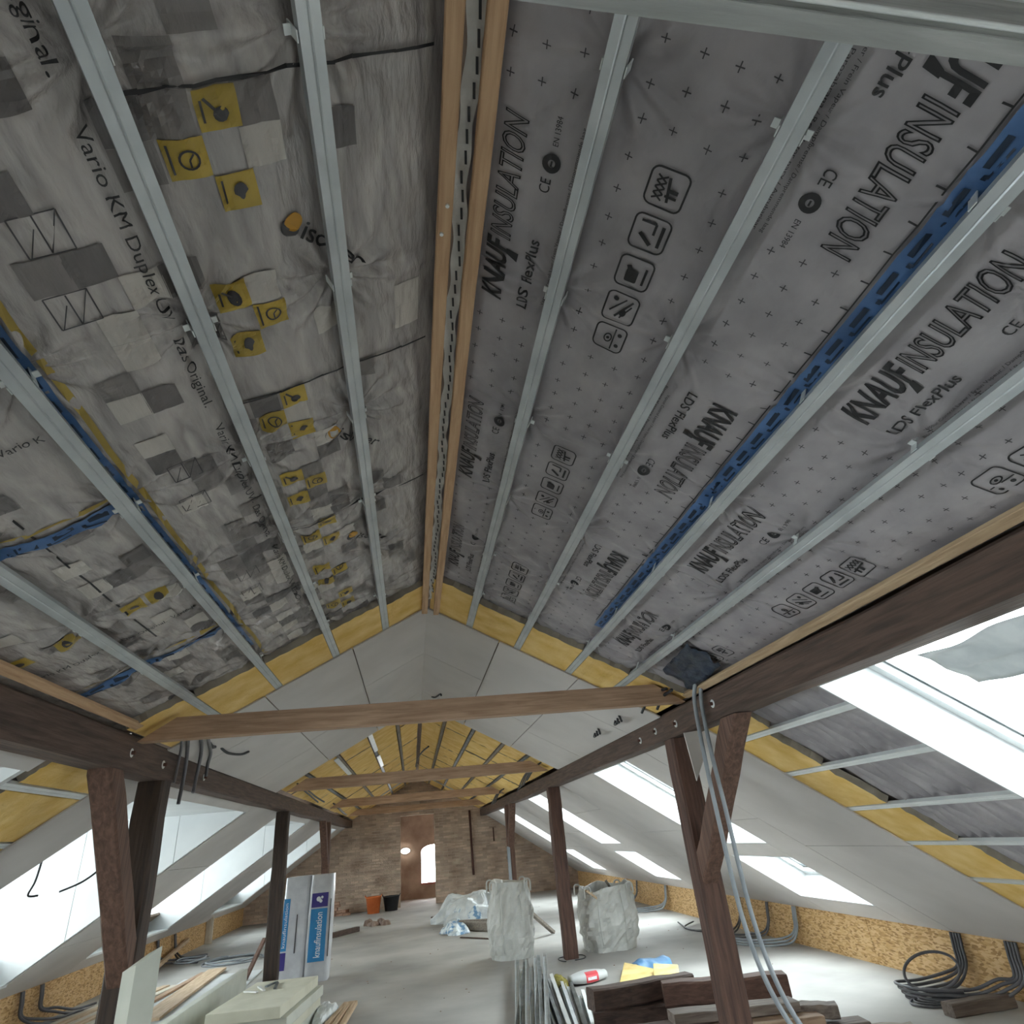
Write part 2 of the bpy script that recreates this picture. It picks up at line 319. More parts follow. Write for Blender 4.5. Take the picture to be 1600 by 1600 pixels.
# ------------------------------------------------------------------ plasterboard ceilings
def boards(name, side, seg, rects):
    s = struct(name, P(side, seg, (rects[0][0]+rects[0][1])/2, 9, 0))
    for (a, b, c, e) in rects: slab('plasterboard', side, seg, a+.004, b-.004, c+.004, e-.004, -.0125, 0, M_BOARD, s)
    return s
def ur(side):
    out = []; rows = [0.0, .66, 1.36, PD+.02]
    cuts = [[5.46, 7.0, 9.0, 9.98], [5.46, 8.0, 9.95], [5.46, 6.4, 8.4, 9.92]]
    for i in range(3):
        for a, b in zip(cuts[i], cuts[i][1:]): out.append((rows[i], rows[i+1], a, b))
    return out
boards('ceiling_right', R_, 'U', ur(R_)); boards('ceiling_left', L_, 'U', ur(L_))
TOPD, BOT = PD+.215, KD
rr = []
for (c, e, xs) in ((5.08, 6.61, [3.82]), (6.61, 7.286, [3.38]), (8.764, 10.8, [3.5]), (10.8, 12.786, [2.9, 4.1]), (14.214, 16.2, [3.4]), (16.2, 17.936, [3.9]), (19.264, 21., [3.3]), (21., YF, [3.9]), (-7.486, -3.414, [3.5]), (YB, -8.914, [3.5]), (-1.986, 1.936, [2.9, 4.1])):
    dd = [TOPD, *xs, BOT]
    for a, b in zip(dd, dd[1:]): rr.append((a, b, c, e))
for (y0, y1) in ((-8.914, -7.486), (-3.414, -1.986), (1.936, 3.464), (7.286, 8.764), (12.786, 14.214), (17.936, 19.264)):
    rr += [(TOPD, 2.29, y0, y1), (3.788, 4.02, y0, y1), (4.858, BOT, y0, y1)]
boards('ceiling_slope_right', R_, 'L', rr)
rl = []
for (c, e, xs) in ((5.27, 6.05, [3.6]), (9.65, 11.65, [3.3, 4.4]), (15.05, 17.95, [3.6]), (20.95, YF, [3.8]), (-1.15, .7, [3.5]), (-5.95, -4.35, [3.5]), (YB, -9.25, [3.5])):
    dd = [TOPD, *xs, BOT]
    for a, b in zip(dd, dd[1:]): rl.append((a, b, c, e))
for (y0, y1) in DORM: rl += [(TOPD, DD0, y0-.05, y1+.05), (DD1, BOT, y0-.05, y1+.05)]
boards('ceiling_slope_left', L_, 'L', rl)
# ------------------------------------------------------------------ membranes
def hfun(side, Y, s):
    """offset of the slack membrane around its plane, s = distance down the slope"""
    Y = np.asarray(Y, float); s = np.asarray(s, float); st = np.array([0]+[d/CU for d in STUD[side]]+[PD/CU])
    k = np.clip(np.searchsorted(st, s)-1, 0, len(st)-2); t = np.clip((s-st[k])/(st[k+1]-st[k]), 0, 1)
    g = 1.0 if side == L_ else .8
    h = -.016*np.sin(np.pi*t)*(.8+.6*vn(Y*1.3+side*7, s*2))
    h = h+.0055*g*vn(Y*5+3, s*4+side*9)+.003*g*vn(Y*13+1, s*9+5)
    h = h+(.0065 if side == L_ else .002)*(1-np.abs(vn(s*26+Y*6, Y*3.1+side*5)))**4; h = h+.0045*g*(1-np.abs(vn(Y*9-s*4+20, s*1.7+Y*.8+side*3)))**3
    for j, sd in enumerate(st[1:-1]):
        y0 = .8+.77*np.round((Y-.8)/.77); dy = Y-y0; dx = s-sd; r = np.sqrt(dy*dy+dx*dx)+1e-4; th = np.arctan2(dy, dx)
        ph = (y0*7.3+j*2.1+side); A = (.019 if side == L_ else .010)
        h = h+A*np.exp(-((r-.13)/.11)**2)*np.sin(11*th+ph+vn(th*2+ph, r*6))*r/(r+.06)+.012*np.exp(-(r/.07)**2)
    y0 = .8+.77*np.round((Y-.8)/.77); wob = .05*vn(s*3+y0*5, y0*3)+.03*np.sin(s*5+y0*4)
    h = h-(.004 if side == L_ else .011)*(.6+.5*vn(s*4+3, y0))*np.exp(-((Y-y0-.03-wob)/.022)**2)+.006*np.exp(-((Y-y0+.03-wob)/.03)**2)
    return np.clip(h, -.030, .035)
FO = .064
def memb(side, Y, s, lift=0.):
    """points on the membrane; lift < 0 stands proud towards the room"""
    h = hfun(side, Y, s)+FO+lift; d = s*CU
    return np.stack([XR+side*(d+h*T*CU), Y, ZR-d*T+h*CU], -1)
def grid(side, y0, y1, s0, s1, st, lift=0.):
    ny = max(2, int((y1-y0)/st)+1); ns = max(2, int((s1-s0)/st)+1); yy, ss = np.meshgrid(np.linspace(y0, y1, ny), np.linspace(s0, s1, ns), indexing='ij')
    V = memb(side, yy.ravel(), ss.ravel(), lift); F = [(i*ns+j, i*ns+j+1, (i+1)*ns+j+1, (i+1)*ns+j) for i in range(ny-1) for j in range(ns-1)]
    return V, F
Y0M, Y1M = -1.2, 5.2
V, F = grid(R_, Y0M, Y1M, 0, 1.43, .011); memRU = tag(raw('vapour_membrane', V, F, M_FOILR, smooth=True), 'mauve grey printed membrane between the ridge and the long blue tape, plus marks all over', 'membrane')
V, F = grid(R_, Y0M, Y1M, 1.38, PD/CU+.05, .012, -.002); memRL = tag(raw('vapour_membrane', V, F, M_FOILR, smooth=True), 'mauve grey printed membrane strip between the long blue tape and the purlin over the skylight', 'membrane')
V, F = grid(L_, Y0M, Y1M, 0, 1.42, .010); memLU = tag(raw('vapour_membrane', V, F, M_FOILL, smooth=True), 'wrinkled shiny grey membrane with yellow icon squares, from the ridge to the yellow edged tape', 'membrane')
V, F = grid(L_, Y0M, Y1M, 1.38, PD/CU+.05, .011, -.002); memLL = tag(raw('vapour_membrane', V, F, M_FOILL, smooth=True), 'grey membrane strip crossed by two short blue tapes above the dark purlin', 'membrane')
def mkprint(name, side, pts, faces, parent, m, lift=-.007):
    pts = np.asarray(pts, float); return raw(name, memb(side, pts[:, 0], pts[:, 1], lift), faces, m, parent)
# plus marks
PV, PF = {0: [], 1: []}, {0: [], 1: []}
zones = [(.95, 1.75, .1, .44), (2.30, 3.1, .1, .44), (3.65, 4.4, .1, .44), (.96, 1.76, .6, .76), (2.40, 3.1, .6, .76), (3.7, 4.5, .6, .76), (-.5, 1.06, 1.03, 1.3), (1.7, 2.5, 1.03, 1.3), (3.1, 3.8, 1.03, 1.3), (.8, 1.65, 1.5, 1.84), (2.25, 3.1, 1.5, 1.84), (3.6, 4.4, 1.5, 1.84), (1.3, 1.7, 2.05, 2.25), (2.35, 3.05, 2.05, 2.25)]
for i in range(-10, 52):
    for j in range(1, 23):
        y, s = .01+i*.1+random.uniform(-.008, .008), .04+j*.1+random.uniform(-.006, .006)
        if any(a <= y <= b and c <= s <= d for a, b, c, d in zones) or 1.33 < s < 1.5: continue
        g = 0 if s < 1.4 else 1
        for dy, ds in ((.0125, .0017), (.0017, .0125)):
            n = len(PV[g]); PV[g] += [(y-dy, s-ds), (y-dy, s+ds), (y+dy, s+ds), (y+dy, s-ds)]; PF[g].append((n, n+1, n+2, n+3))
for g, par in ((0, memRU), (1, memRL)):
    o = mkprint('plus_marks', R_, PV[g], PF[g], par, M_INKG, -.004); o['kind'] = 'stuff'
# lettering
TXT = {}
def text2d(s, outline=False, bold=0., shear=0.):
    key = (s, outline, bold, shear)
    if key in TXT: return TXT[key]
    c = bpy.data.curves.new('t', 'FONT'); c.body = s; c.size = 1; c.shear = shear; c.offset = bold; c.resolution_u = 3
    if outline: c.fill_mode = 'NONE'; c.bevel_depth = .022; c.bevel_resolution = 0
    o = bpy.data.objects.new('t', c); COL.objects.link(o); bpy.context.view_layer.update()
    me = bpy.data.meshes.new_from_object(o.evaluated_get(bpy.context.evaluated_depsgraph_get()))
    bm = bmesh.new(); bm.from_mesh(me); bmesh.ops.triangulate(bm, faces=bm.faces)
    for _ in range(2):
        ed = [e for e in bm.edges if e.calc_length() > .3]
        if ed: bmesh.ops.subdivide_edges(bm, edges=ed, cuts=1)
    bm.verts.index_update(); V = np.array([v.co[:] for v in bm.verts]); F = [tuple(v.index for v in f.verts) for f in bm.faces]
    bm.free(); bpy.data.objects.remove(o); bpy.data.curves.remove(c); bpy.data.meshes.remove(me)
    V[:, 0] -= V[:, 0].min(); V[:, 1] -= V[:, 1].min(); w, h = V[:, 0].max(), V[:, 1].max(); V[:, 0] /= w; V[:, 1] /= h
    if outline: V[:, 2] *= 0
    TXT[key] = (V[:, :2], F); return TXT[key]
def put(side, parent, s, y, sl, ex, ey, w, h, m=None, name='lettering', lift=-.006, **k):
    """text with its lower left corner at (y, sl); ex, ey: unit steps in (Y, s)"""
    V, F = text2d(s, **k); q = np.stack([y+V[:, 0]*w*ex[0]+V[:, 1]*h*ey[0], sl+V[:, 0]*w*ex[1]+V[:, 1]*h*ey[1]], -1)
    return mkprint(name, side, q, F, parent, m or M_INK, lift)
def split2d(V, F):
    par = list(range(len(V)))
    def fd(i):
        while par[i] != i: par[i] = par[par[i]]; i = par[i]
        return i
    for f in F:
        for k in f[1:]: par[fd(k)] = fd(f[0])
    out = {}
    for f in F: out.setdefault(fd(f[0]), []).append(f)
    return list(out.values())
def putsplit(side, parent, s, y, sl, ex, ey, w, h, m=None, lift=-.006, **k):
    V, F = text2d(s, **k); q = np.stack([y+V[:, 0]*w*ex[0]+V[:, 1]*h*ey[0], sl+V[:, 0]*w*ex[1]+V[:, 1]*h*ey[1]], -1)
    e = bpy.data.objects.new('lettering', None); COL.objects.link(e); e.parent = parent; c = memb(side, q[:1, 0], q[:1, 1], 0.)[0]; e.location = c-WL[parent.name]; WL[e.name] = c; e.empty_display_size = .05
    for fs in split2d(V, F):
        ids = sorted({i for f in fs for i in f}); mp = {i: n for n, i in enumerate(ids)}
        mkprint('letter', side, q[ids], [tuple(mp[i] for i in f) for f in fs], e, m or M_INK, lift)
def rrect(cx, cy, w, h, r, n=4):
    out = []
    for sx, sy, a0 in ((1, 1, 0), (-1, 1, 90), (-1, -1, 180), (1, -1, 270)):
        for i in range(n+1):
            a = math.radians(a0+90*i/n); out.append((cx+sx*(w/2-r)+r*math.cos(a), cy+sy*(h/2-r)+r*math.sin(a)))
    return out
def ring(o, i_):
    n = len(o); return list(o)+list(i_), [(k, (k+1) % n, n+(k+1) % n, n+k) for k in range(n)]
def shapes(side, parent, name, lst, m=None, lift=-.006):
    V, F = [], []
    for v, f in lst:
        n = len(V); V += list(v); F += [tuple(i+n for i in q) for q in f]
    return mkprint(name, side, V, F, parent, m or M_INK, lift)
def disc(cy, cs, r, n=20): return [(cy+r*math.cos(2*math.pi*i/n), cs+r*math.sin(2*math.pi*i/n)) for i in range(n)], [tuple(range(n))]
def strip(p, q, w):
    p, q = np.array(p), np.array(q); d = (q-p)/np.linalg.norm(q-p); n_ = np.array([-d[1], d[0]])*w/2
    return [tuple(p-n_), tuple(q-n_), tuple(q+n_), tuple(p+n_)], [(0, 1, 2, 3)]
def picto(side, parent, y, s, size, kind):
    a = size; L = [ring(rrect(y, s, a, a, a*.2), rrect(y, s, a*.9, a*.9, a*.15))]; e = a*.3; w = a*.045
    if kind == 0:
        for k in range(4): L += [strip((y-e+k*.15*a, s-e), (y-e+(k+1)*.15*a, s-.05*a), w), strip((y-e+(k+1)*.15*a, s-e), (y-e+k*.15*a, s-.05*a), w)]
        L += [strip((y-e, s), (y+e, s+.1*a), w*1.6), strip((y, s+.05*a), (y, s+e), w*2.2), strip((y+.15*a, s), (y+.15*a, s+e), w*1.5)]
    elif kind == 1: L += [strip((y-e, s-e), (y-e, s+.1*a), w*1.5), strip((y-e, s+.1*a), (y, s+.1*a), w*1.5), strip((y+.05*a, s-.25*a), (y+.3*a, s+.1*a), w*2.5), strip((y-e, s+e), (y+e, s+e), w*2)]
    elif kind == 2: L += [(rrect(y+.1*a, s-.05*a, a*.4, a*.34, a*.05), [tuple(range(20))]), strip((y-.2*a, s-.2*a), (y+.1*a, s-.05*a), w*3), strip((y-.25*a, s+e), (y+e, s+e), w*1.5)]
    elif kind == 3: L += [disc(y-.2*a, s-.22*a, a*.08), strip((y-e, s+e), (y+e, s-.1*a), w*1.5), strip((y-.1*a, s+e), (y+e, s+.05*a), w), strip((y-e, s+.1*a), (y+.2*a, s-e), w), disc(y+.15*a, s+.1*a, a*.1)]
    else: L += [ring([(y+.18*a*math.cos(t), s-.05*a+.13*a*math.sin(t)) for t in np.linspace(0, 6.1, 14)], [(y+.13*a*math.cos(t), s-.05*a+.09*a*math.sin(t)) for t in np.linspace(0, 6.1, 14)]), disc(y, s-.05*a, a*.05), strip((y-.4*a, s+.12*a), (y+.4*a, s+.12*a), w), disc(y-.2*a, s+.28*a, a*.07), disc(y+.2*a, s+.28*a, a*.07)]
    return shapes(side, parent, 'pictogram', L)
def logo(y, s, fl, parent, LH=.09):
    """one repeat of the printed block; y: start of the word, s: its baseline; fl=+1 reads towards the viewer, -1 away from it"""
    ex = (-fl, 0); ey = (0, -fl); B = lambda a, b: (y-fl*a, s+fl*b)
    putsplit(R_, parent, 'KNAUF', *B(0, .0), ex, ey, .27, LH, bold=.03, shear=.25)
    q = B(.235, .03); shapes(R_, parent, 'lettering', [([B(.222, -.01), B(.240, -.01), B(.230, .036), B(.200, .036)], [(0, 1, 2, 3)])])
    putsplit(R_, parent, 'INSULATION', *B(.272, 0), ex, ey, .43, LH*.92, outline=True, shear=.25)
    put(R_, parent, 'LDS FlexPlus', *B(.0, .105), ex, ey, .31, .042, bold=.012, shear=.1)
    put(R_, parent, 'CE', *B(.49, .10), ex, ey, .05, .036)
    c = B(.59, .09); shapes(R_, parent, 'round_mark', [ring(disc(*c, .03)[0], disc(*c, .012)[0]), strip((c[0]-.008, c[1]), (c[0]+.008, c[1]), .006)])
    put(R_, parent, 'EN 13984', *B(.645, .10), ex, ey, .09, .018)
    put(R_, parent, 'Vapour Control Layer / Frein Vapeur / Dampfbremse / Dampremmende laag', *B(.06, .175), ex, ey, .66, .016, M_INKG)
    put(R_, parent, 'Barriera al vapore / Parozabrana / Regulator pary / Aurubarjaar', *B(.02, .2), ex, ey, .70, .016, M_INKG)
for k in (-1, 0, 1, 2): logo(1.71+1.34*k, .225, 1, memRU)
for k in (-1, 0, 1): logo(1.77+1.41*k, 1.155, -1, memRU, .11)
for k in (-1, 0, 1, 2): logo(1.58+1.42*k, 1.665, 1, memRL, .115)
for k in (-1, 0, 1, 2):
    for i in range(5):
        picto(R_, memRU, 1.06+.152*i+1.44*k, .68, .125, i)
        if 1.46+.158*i+1.42*(k-1) < 4.6: picto(R_, memRL, .95+.158*i+1.42*k, 2.15, .125, i)
# left prints
GRID = .112
SQ = {0: [], 1: [], 2: []}; taken = set()
def cellq(cy, cs, sz, n=7):
    V = [(cy+sz*(i/n-.5), cs+sz*(j/n-.5)) for i in range(n+1) for j in range(n+1)]; return V, [(i*(n+1)+j, i*(n+1)+j+1, (i+1)*(n+1)+j+1, (i+1)*(n+1)+j) for i in range(n) for j in range(n)]
yc = lambda i: .95+GRID*i
sc = lambda j: .677+.107*j
yel = []
for k in range(-3, 8):
    y0 = .95+.5625*k; a = k % 2
    yel += [(y0, .667+.107*a), (y0+.11, .774-.107*a), (y0+.22, .667+.107*a)]
def squares(side, parent, y0, y1, s0, s1, rot, seed):
    rs = random.Random(seed)
    for i in range(-22, 40):
        for j in range(-7, 15):
            y, s = yc(i), sc(j)
            if not (y0+.06 < y < y1-.06 and s0+.06 < s < s1-.06): continue
            if parent is memLU and any(abs(y-a) < .09 and abs(s-b) < .09 for a, b in yel): continue
            if parent is memLU and s < .55 and rs.random() < .75: continue
            r = rs.random(); v = cellq(y, s, .111)
            if r < .1: SQS[0].append(v)
            elif r < .24: SQS[1].append(v)
            elif r < .34: SQS[2].append(v)
SQS = {0: [], 1: [], 2: []}; squares(L_, memLU, Y0M, Y1M, 0, 1.32, 0, 5)
for g, m in ((0, M_SQD), (1, M_SQM), (2, M_SQL)): o = shapes(L_, memLU, 'grey_print', SQS[g], m, -.005); o['kind'] = 'stuff'
SQS = {0: [], 1: [], 2: []}; squares(L_, memLL, Y0M, Y1M, 1.46, 2.3, 0, 9)
for g, m in ((0, M_SQD), (1, M_SQM), (2, M_SQL)): o = shapes(L_, memLL, 'grey_print', SQS[g][::2], m, -.007); o['kind'] = 'stuff'
for i, (y, s) in enumerate(yel):
    isq = shapes(L_, memLU, 'icon_square', [cellq(y, s, .105)], M_YEL, -.006); k = i % 3
    if k == 0: sh = [disc(y+.012, s-.005, .02, 12), strip((y-.03, s+.03), (y+.01, s), .008), strip((y-.025, s+.038), (y+.03, s+.038), .006)]
    elif k == 1: sh = [ring(disc(y, s-.005, .027, 16)[0], disc(y, s-.005, .021, 16)[0]), strip((y, s-.005), (y-.015, s-.018), .005), strip((y, s-.005), (y+.02, s-.005), .005), strip((y-.04, s+.04), (y+.035, s+.04), .006)]
    else: sh = [([(y+.026*math.cos(t)*(1 if math.cos(t) < 0 else .9), s-.005+.02*math.sin(t)*(1 if math.cos(t) < .3 else .5)) for t in np.linspace(0, 6, 14)], [tuple(range(14))]), strip((y-.04, s+.04), (y+.03, s+.04), .006)]
    shapes(L_, isq, 'icon', sh, M_INKG, -.0095)
r2 = math.sqrt(.5)
for k in (-1, 0, 1, 2):
    y = 1.31+1.10*k
    shapes(L_, memLU, 'round_mark', [disc(y+.012, .545, .032)], M_INKG, -.005); shapes(L_, memLU, 'round_mark', [disc(y-.004, .532, .03)], M_ORA, -.008)
    putsplit(L_, memLU, 'isover', y+.05, .525, (r2, -r2), (-r2, -r2), .27, .055, bold=.01, lift=-.012)
    put(L_, memLU, 'Vario KM Duplex UV - Das Original.', .94+1.13*k, 1.005, (1, 0), (0, -1), 1.02, .045, M_INK, lift=-.011)
    shapes(L_, memLU, 'seam_line', [strip((.885+1.13*k, .05+.06*i), (.885+1.13*k+.0005, .115+.06*i), .009) for i in range(14)], M_INK, -.012)
    for i in range(2):
        y, s = 1.17+.23*i+1.1*k, 1.165+.03*i; e = .055
        shapes(L_, memLU, 'sketch_print', [strip((y-e, s-e), (y+e, s-e), .004), strip((y+e, s-e), (y+e, s+e), .004), strip((y+e, s+e), (y-e, s+e), .004), strip((y-e, s+e), (y-e, s-e), .004), strip((y-e, s), (y+e, s), .004), strip((y-e, s-e), (y+e, s), .003), strip((y+e, s+.05), (y-.02, s+.01), .003)], M_INKG, -.006)
for yy, ss in ((1.80, 2.32), (3.47, 2.30), (1.80, 1.66), (3.47, 1.74)):
    pass
for yy in (.25, 1.86, 3.49):
    put(L_, memLL, 'Vario KM Duplex UV - Das Original.  Vario K', yy, 2.30, (0, -1), (-1, 0), .82, .045, M_INK, lift=-.009)
    for ds in (1.58, 1.70, 2.03, 2.24): shapes(L_, memLL, 'icon_square', [cellq(yy-.33+.05*(ds > 2), ds, .10)], M_YEL, -.008); shapes(L_, memLL, 'icon', [disc(yy-.33+.05*(ds > 2), ds, .022, 10)], M_INKG, -.011)
shapes(L_, memLL, 'seam_line', [strip((.5+.1*i, 1.745), (.61+.1*i, 1.745), .009) for i in range(31)], M_INK, -.006)
# tapes
def tape(name, side, y0, y1, s0, s1, label, m=M_TAPE, lift=-.013, prints=True, seed=1):
    V, F = grid(side, y0, y1, s0, s1, .025, lift); o = tag(raw(name, V, F, m, smooth=True), label, 'tape')
    if prints:
        rs = random.Random(seed); L = []; y = y0+.03; long_ = (y1-y0) > (s1-s0)
        a0, a1 = (y0, y1) if long_ else (s0, s1); c = (s0+s1)/2 if long_ else (y0+y1)/2; a = a0+.03
        while a < a1-.1:
            f = (lambda u, v: (u, v)) if long_ else (lambda u, v: (v, u))
            L.append(strip(f(a, c-.008), f(a+.075, c-.008), .018)); L.append(strip(f(a+.09, c+.008), f(a+.105, c+.008), .014)); L.append(strip(f(a+.02, c+.016), f(a+.1, c+.016), .006)); a += .13
        shapes(side, o, 'printing', L, M_TAPEP, lift-.004)
    return o
tape('adhesive_tape', R_, Y0M, 4.3, 1.355, 1.425, 'long blue adhesive tape joining the two mauve membranes', seed=3)
tape('adhesive_tape', L_, Y0M, 4.4, 1.37, 1.435, 'long blue adhesive tape with dark printing beside the yellow edge line', seed=4)
shapes(R_, memRU, 'edge_line', [strip((Y0M+.1*i, 1.343), (Y0M+.1*i+.102, 1.343), .005) for i in range(54)]+[strip((Y0M+.1*i, 1.315), (Y0M+.1*i+.002, 1.343), .005) for i in range(54)], M_INK, -.007)
shapes(R_, memRL, 'dotted_line', [strip((1.2+.02*i, 1.447), (1.21+.02*i, 1.447), .005) for i in range(130)], M_INK, -.009)
shapes(L_, memLU, 'edge_line', [strip((Y0M+.1*i, 1.345+.004*math.sin(i)), (Y0M+.1*i+.105, 1.345+.004*math.sin(i+1)), .022) for i in range(60)], M_TAPEY, -.006)
for (yy, a, b, lb) in ((2.33, 1.46, 2.3, 'short blue tape across the lower membrane, nearer of the two'), (3.87, 1.46, 2.3, 'short blue tape across the lower membrane, nearer the yellow insulation')):
    tape('adhesive_tape', L_, yy, yy+.055, a, b, lb, seed=6)
    shapes(L_, memLL, 'edge_line', [strip((yy-.04, a+.1*i), (yy-.04, a+.105+.1*i), .018) for i in range(8)], M_TAPEY, -.006)
# lower foil, right and left slopes
def lowfoil(side, y0, y1, d0, d1, label, folds):
    ny, nd = int((y1-y0)/.02)+1, int((d1-d0)/.02)+1; yy, dd = np.meshgrid(np.linspace(y0, y1, ny), np.linspace(d0, d1, nd), indexing='ij')
    h = .088+.008*vn(yy*6, dd*5)+.005*vn(yy*15, dd*11)
    for c, a, w in folds: h = h-a*np.exp(-((yy-(c+.03*np.sin(dd*2)+.02*vn(dd*3, yy*0+c*5)))/w)**2)
    t = TL; V = np.stack([XR+side*(dd+h*t*CL), yy, KZ+(KD-dd)*TL+h*CL], -1).reshape(-1, 3)
    return tag(raw('vapour_membrane', V, [(i*nd+j, i*nd+j+1, (i+1)*nd+j+1, (i+1)*nd+j) for i in range(ny-1) for j in range(nd-1)], M_FOILR, smooth=True), label, 'membrane')
lowfoil(R_, 3.46, 5.12, TOPD, KD, 'folded grey membrane on the lower slope beside the bright near skylight', [(4.5, .05, .026), (4.4, .06, .017), (4.3, .065, .016), (4.2, .06, .016), (4.12, .06, .014), (4.03, .055, .014), (3.94, .05, .013), (3.8, .03, .016)])
lowfoil(L_, 4.22, 5.3, TOPD, KD, 'dark grey membrane edge below the dark purlin beside the dormer', [(4.3, .03, .03)])
# ------------------------------------------------------------------ insulation slabs
def wool(side, seg, d0, d1, y0, y1, label, group=None, o0=.004, o1=.06, wob=.012, seed=0):
    rs = np.random.RandomState(seed); n = 8; V = []; F = []
    ds = np.linspace(d0, d1, n+1); e0 = rs.uniform(-wob, wob, n+1)+y0; b = rs.uniform(-.004, .004, (2, n+1))
    for o, ky in ((o0, 0), (o0, 1), (o1, 1), (o1, 0)):
        for i in range(n+1): V.append(P(side, seg, ds[i], e0[i] if ky == 0 else y1, o+(b[ky, i] if o == o0 else 0)))
    m = n+1
    for r in range(4):
        for i in range(n): F.append((r*m+i, r*m+i+1, ((r+1) % 4)*m+i+1, ((r+1) % 4)*m+i))
    F += [(0, m, 2*m, 3*m), (n, 3*m+n, 2*m+n, m+n)]
    fm = [0]*n+[0]*n+[0]*n+[1]*n+[0, 0]
    return tag(fixn(raw('insulation_slab', V, F, None, mats=[M_WOOL, M_WOOLEDGE], fmat=fm)), label, 'insulation', group)
ord_ = ['against the ridge batten', 'second from the ridge', 'third from the ridge', 'fourth from the ridge', 'lowest, by the purlin']
sl = {R_: 'on the skylight slope', L_: 'on the dormer slope'}
for side in (R_, L_):
    e = [.03, *STUD[side], PD-.02]
    for i in range(5):
        y0 = {R_: [4.72, 4.82, 4.80, 4.84, 4.72], L_: [4.88, 4.80, 4.76, 4.70, 4.62]}[side][i]
        wool(side, 'U', e[i]+(.03 if i else 0), e[i+1]-(.03 if i < 4 else 0), y0, 5.55, 'yellow wool strip by the white ceiling, %s, %s' % (ord_[i], sl[side]), 'strips of glass wool at the edge of the ceiling boards', seed=i+10*(side+1))
DLO = [2.504, 2.924, 3.374, 3.804, 4.26, 4.72]
for i in range(6):
    a = [TOPD, *DLO][i]; b = [*DLO, KD][i]
    wool(R_, 'L', a+(.03 if i else 0), b-.03, [4.42, 4.55, 4.58, 4.55, 4.5, 4.5][i], 5.18, 'yellow wool piece beside the near skylight membrane, %s below the purlin' % ORDN[i], 'glass wool pieces on the skylight slope', seed=40+i)
for i in range(6):
    a = [TOPD, *DLO][i]; b = [*DLO, KD][i]
    wool(L_, 'L', a+(.03 if i else 0), b-.03, 4.36, 5.36, 'yellow wool piece behind the dormer side knee brace, %s below the purlin' % ORDN[i], 'glass wool pieces on the dormer slope', seed=50+i)
k = 0
for side in (R_, L_):
    e = [.03, *STUD[side], PD-.02]
    for i in range(5):
        y = 9.9
        while y < 22.3:
            y1 = min(y+1.2+random.uniform(-.1, .1), 22.55)
            wool(side, 'U', e[i]+(.03 if i else 0)+.003, e[i+1]-(.03 if i < 4 else 0)-.003, y+.012, y1-.004, 'yellow glass wool slab between battens under the far roof end, %s' % sl[side], 'glass wool slabs of the far roof, %s' % sl[side], seed=100+k, o0=.008+random.uniform(0, .02)); k += 1; y = y1
# ------------------------------------------------------------------ studs
def studv(side, seg, d, y0, y1, w=.06, h=.027, o=0., flip=1):
    pr = [(-w/2, h), (-w/2, .0), (-.004, .0), (0, .003), (.004, .0), (w/2, 0), (w/2, h), (w/2-.006, h), (w/2-.006, .006), (-w/2+.006, .006), (-w/2+.006, h)]
    cc = CU if seg == 'U' else CL; V = []; n = len(pr)
    for y in (y0, y1):
        for a, b in pr: V.append(P(side, seg, d+a*cc, y, o+b))
    return np.array(V), [(i, (i+1) % n, n+(i+1) % n, n+i) for i in range(n)]+[tuple(range(n)), tuple(range(2*n-1, n-1, -1))]
nth = ['first metal stud from the ridge', 'second metal stud from the ridge', 'third metal stud from the ridge', 'lowest metal stud above the purlin']
for side in (R_, L_):
    tq = 'under the plus marked mauve membrane' if side == R_ else 'under the wrinkled membrane with yellow squares'
    for i, d in enumerate(STUD[side]):
        st = thing('drywall_stud', P(side, 'U', d, 2, 0), 'galvanised %s, %s' % (nth[i], tq), 'stud', 'galvanised studs under the upper membranes')
        V, F = studv(side, 'U', d, -1.1, 6.2); fixn(raw('profile', V, F, M_STEEL, st))
        for j in range(6):
            y = .8+.77*j+random.uniform(-.01, .01)
            if y > 4.8: continue
            for q in (-1, 1):
                if random.random() < .2: continue
                dd = d+q*.034*CU; a, b = sorted((dd-.0015, dd+.0015)); hg = slab('hanger_tab', side, 'U', a, b, y-.014, y+.014, .004, .06, M_STEELW, st)
                if random.random() < .5: slab('hanger_foot', side, 'U', dd-.008+q*.009, dd+.008+q*.009, y-.014, y+.01, .036, .040, M_STEELW, hg)
for side in (R_, L_):
    for i, d in enumerate(STUD[side]):
        y = 9.6
        V, F = studv(side, 'U', d, 9.6, 22.5, w=.045)
        m = M_STEELD if i % 2 else wood('far_batten', *GYW)
        tag(fixn(raw('far_batten', V, F, m)), 'thin batten of the far yellow roof, %s, %s' % (['nearest the ridge', 'second from the ridge', 'third from the ridge', 'lowest'][i], sl[side]), 'batten', 'battens of the far roof')
for i, d in enumerate(DLO):
    V, F = studv(R_, 'L', d, 3.47, 5.2, w=.05); tag(fixn(raw('drywall_stud', V, F, M_STEELW)), 'pale metal stud beside the near skylight, %s below the purlin' % ORDN[i], 'stud', 'studs on the skylight slope')
    V, F = studv(L_, 'L', d, 4.25, 5.4, w=.05); tag(fixn(raw('drywall_stud', V, F, M_STEELW)), 'pale metal stud behind the dormer side knee brace, %s below the purlin' % ORDN[i], 'stud', 'studs on the dormer slope')
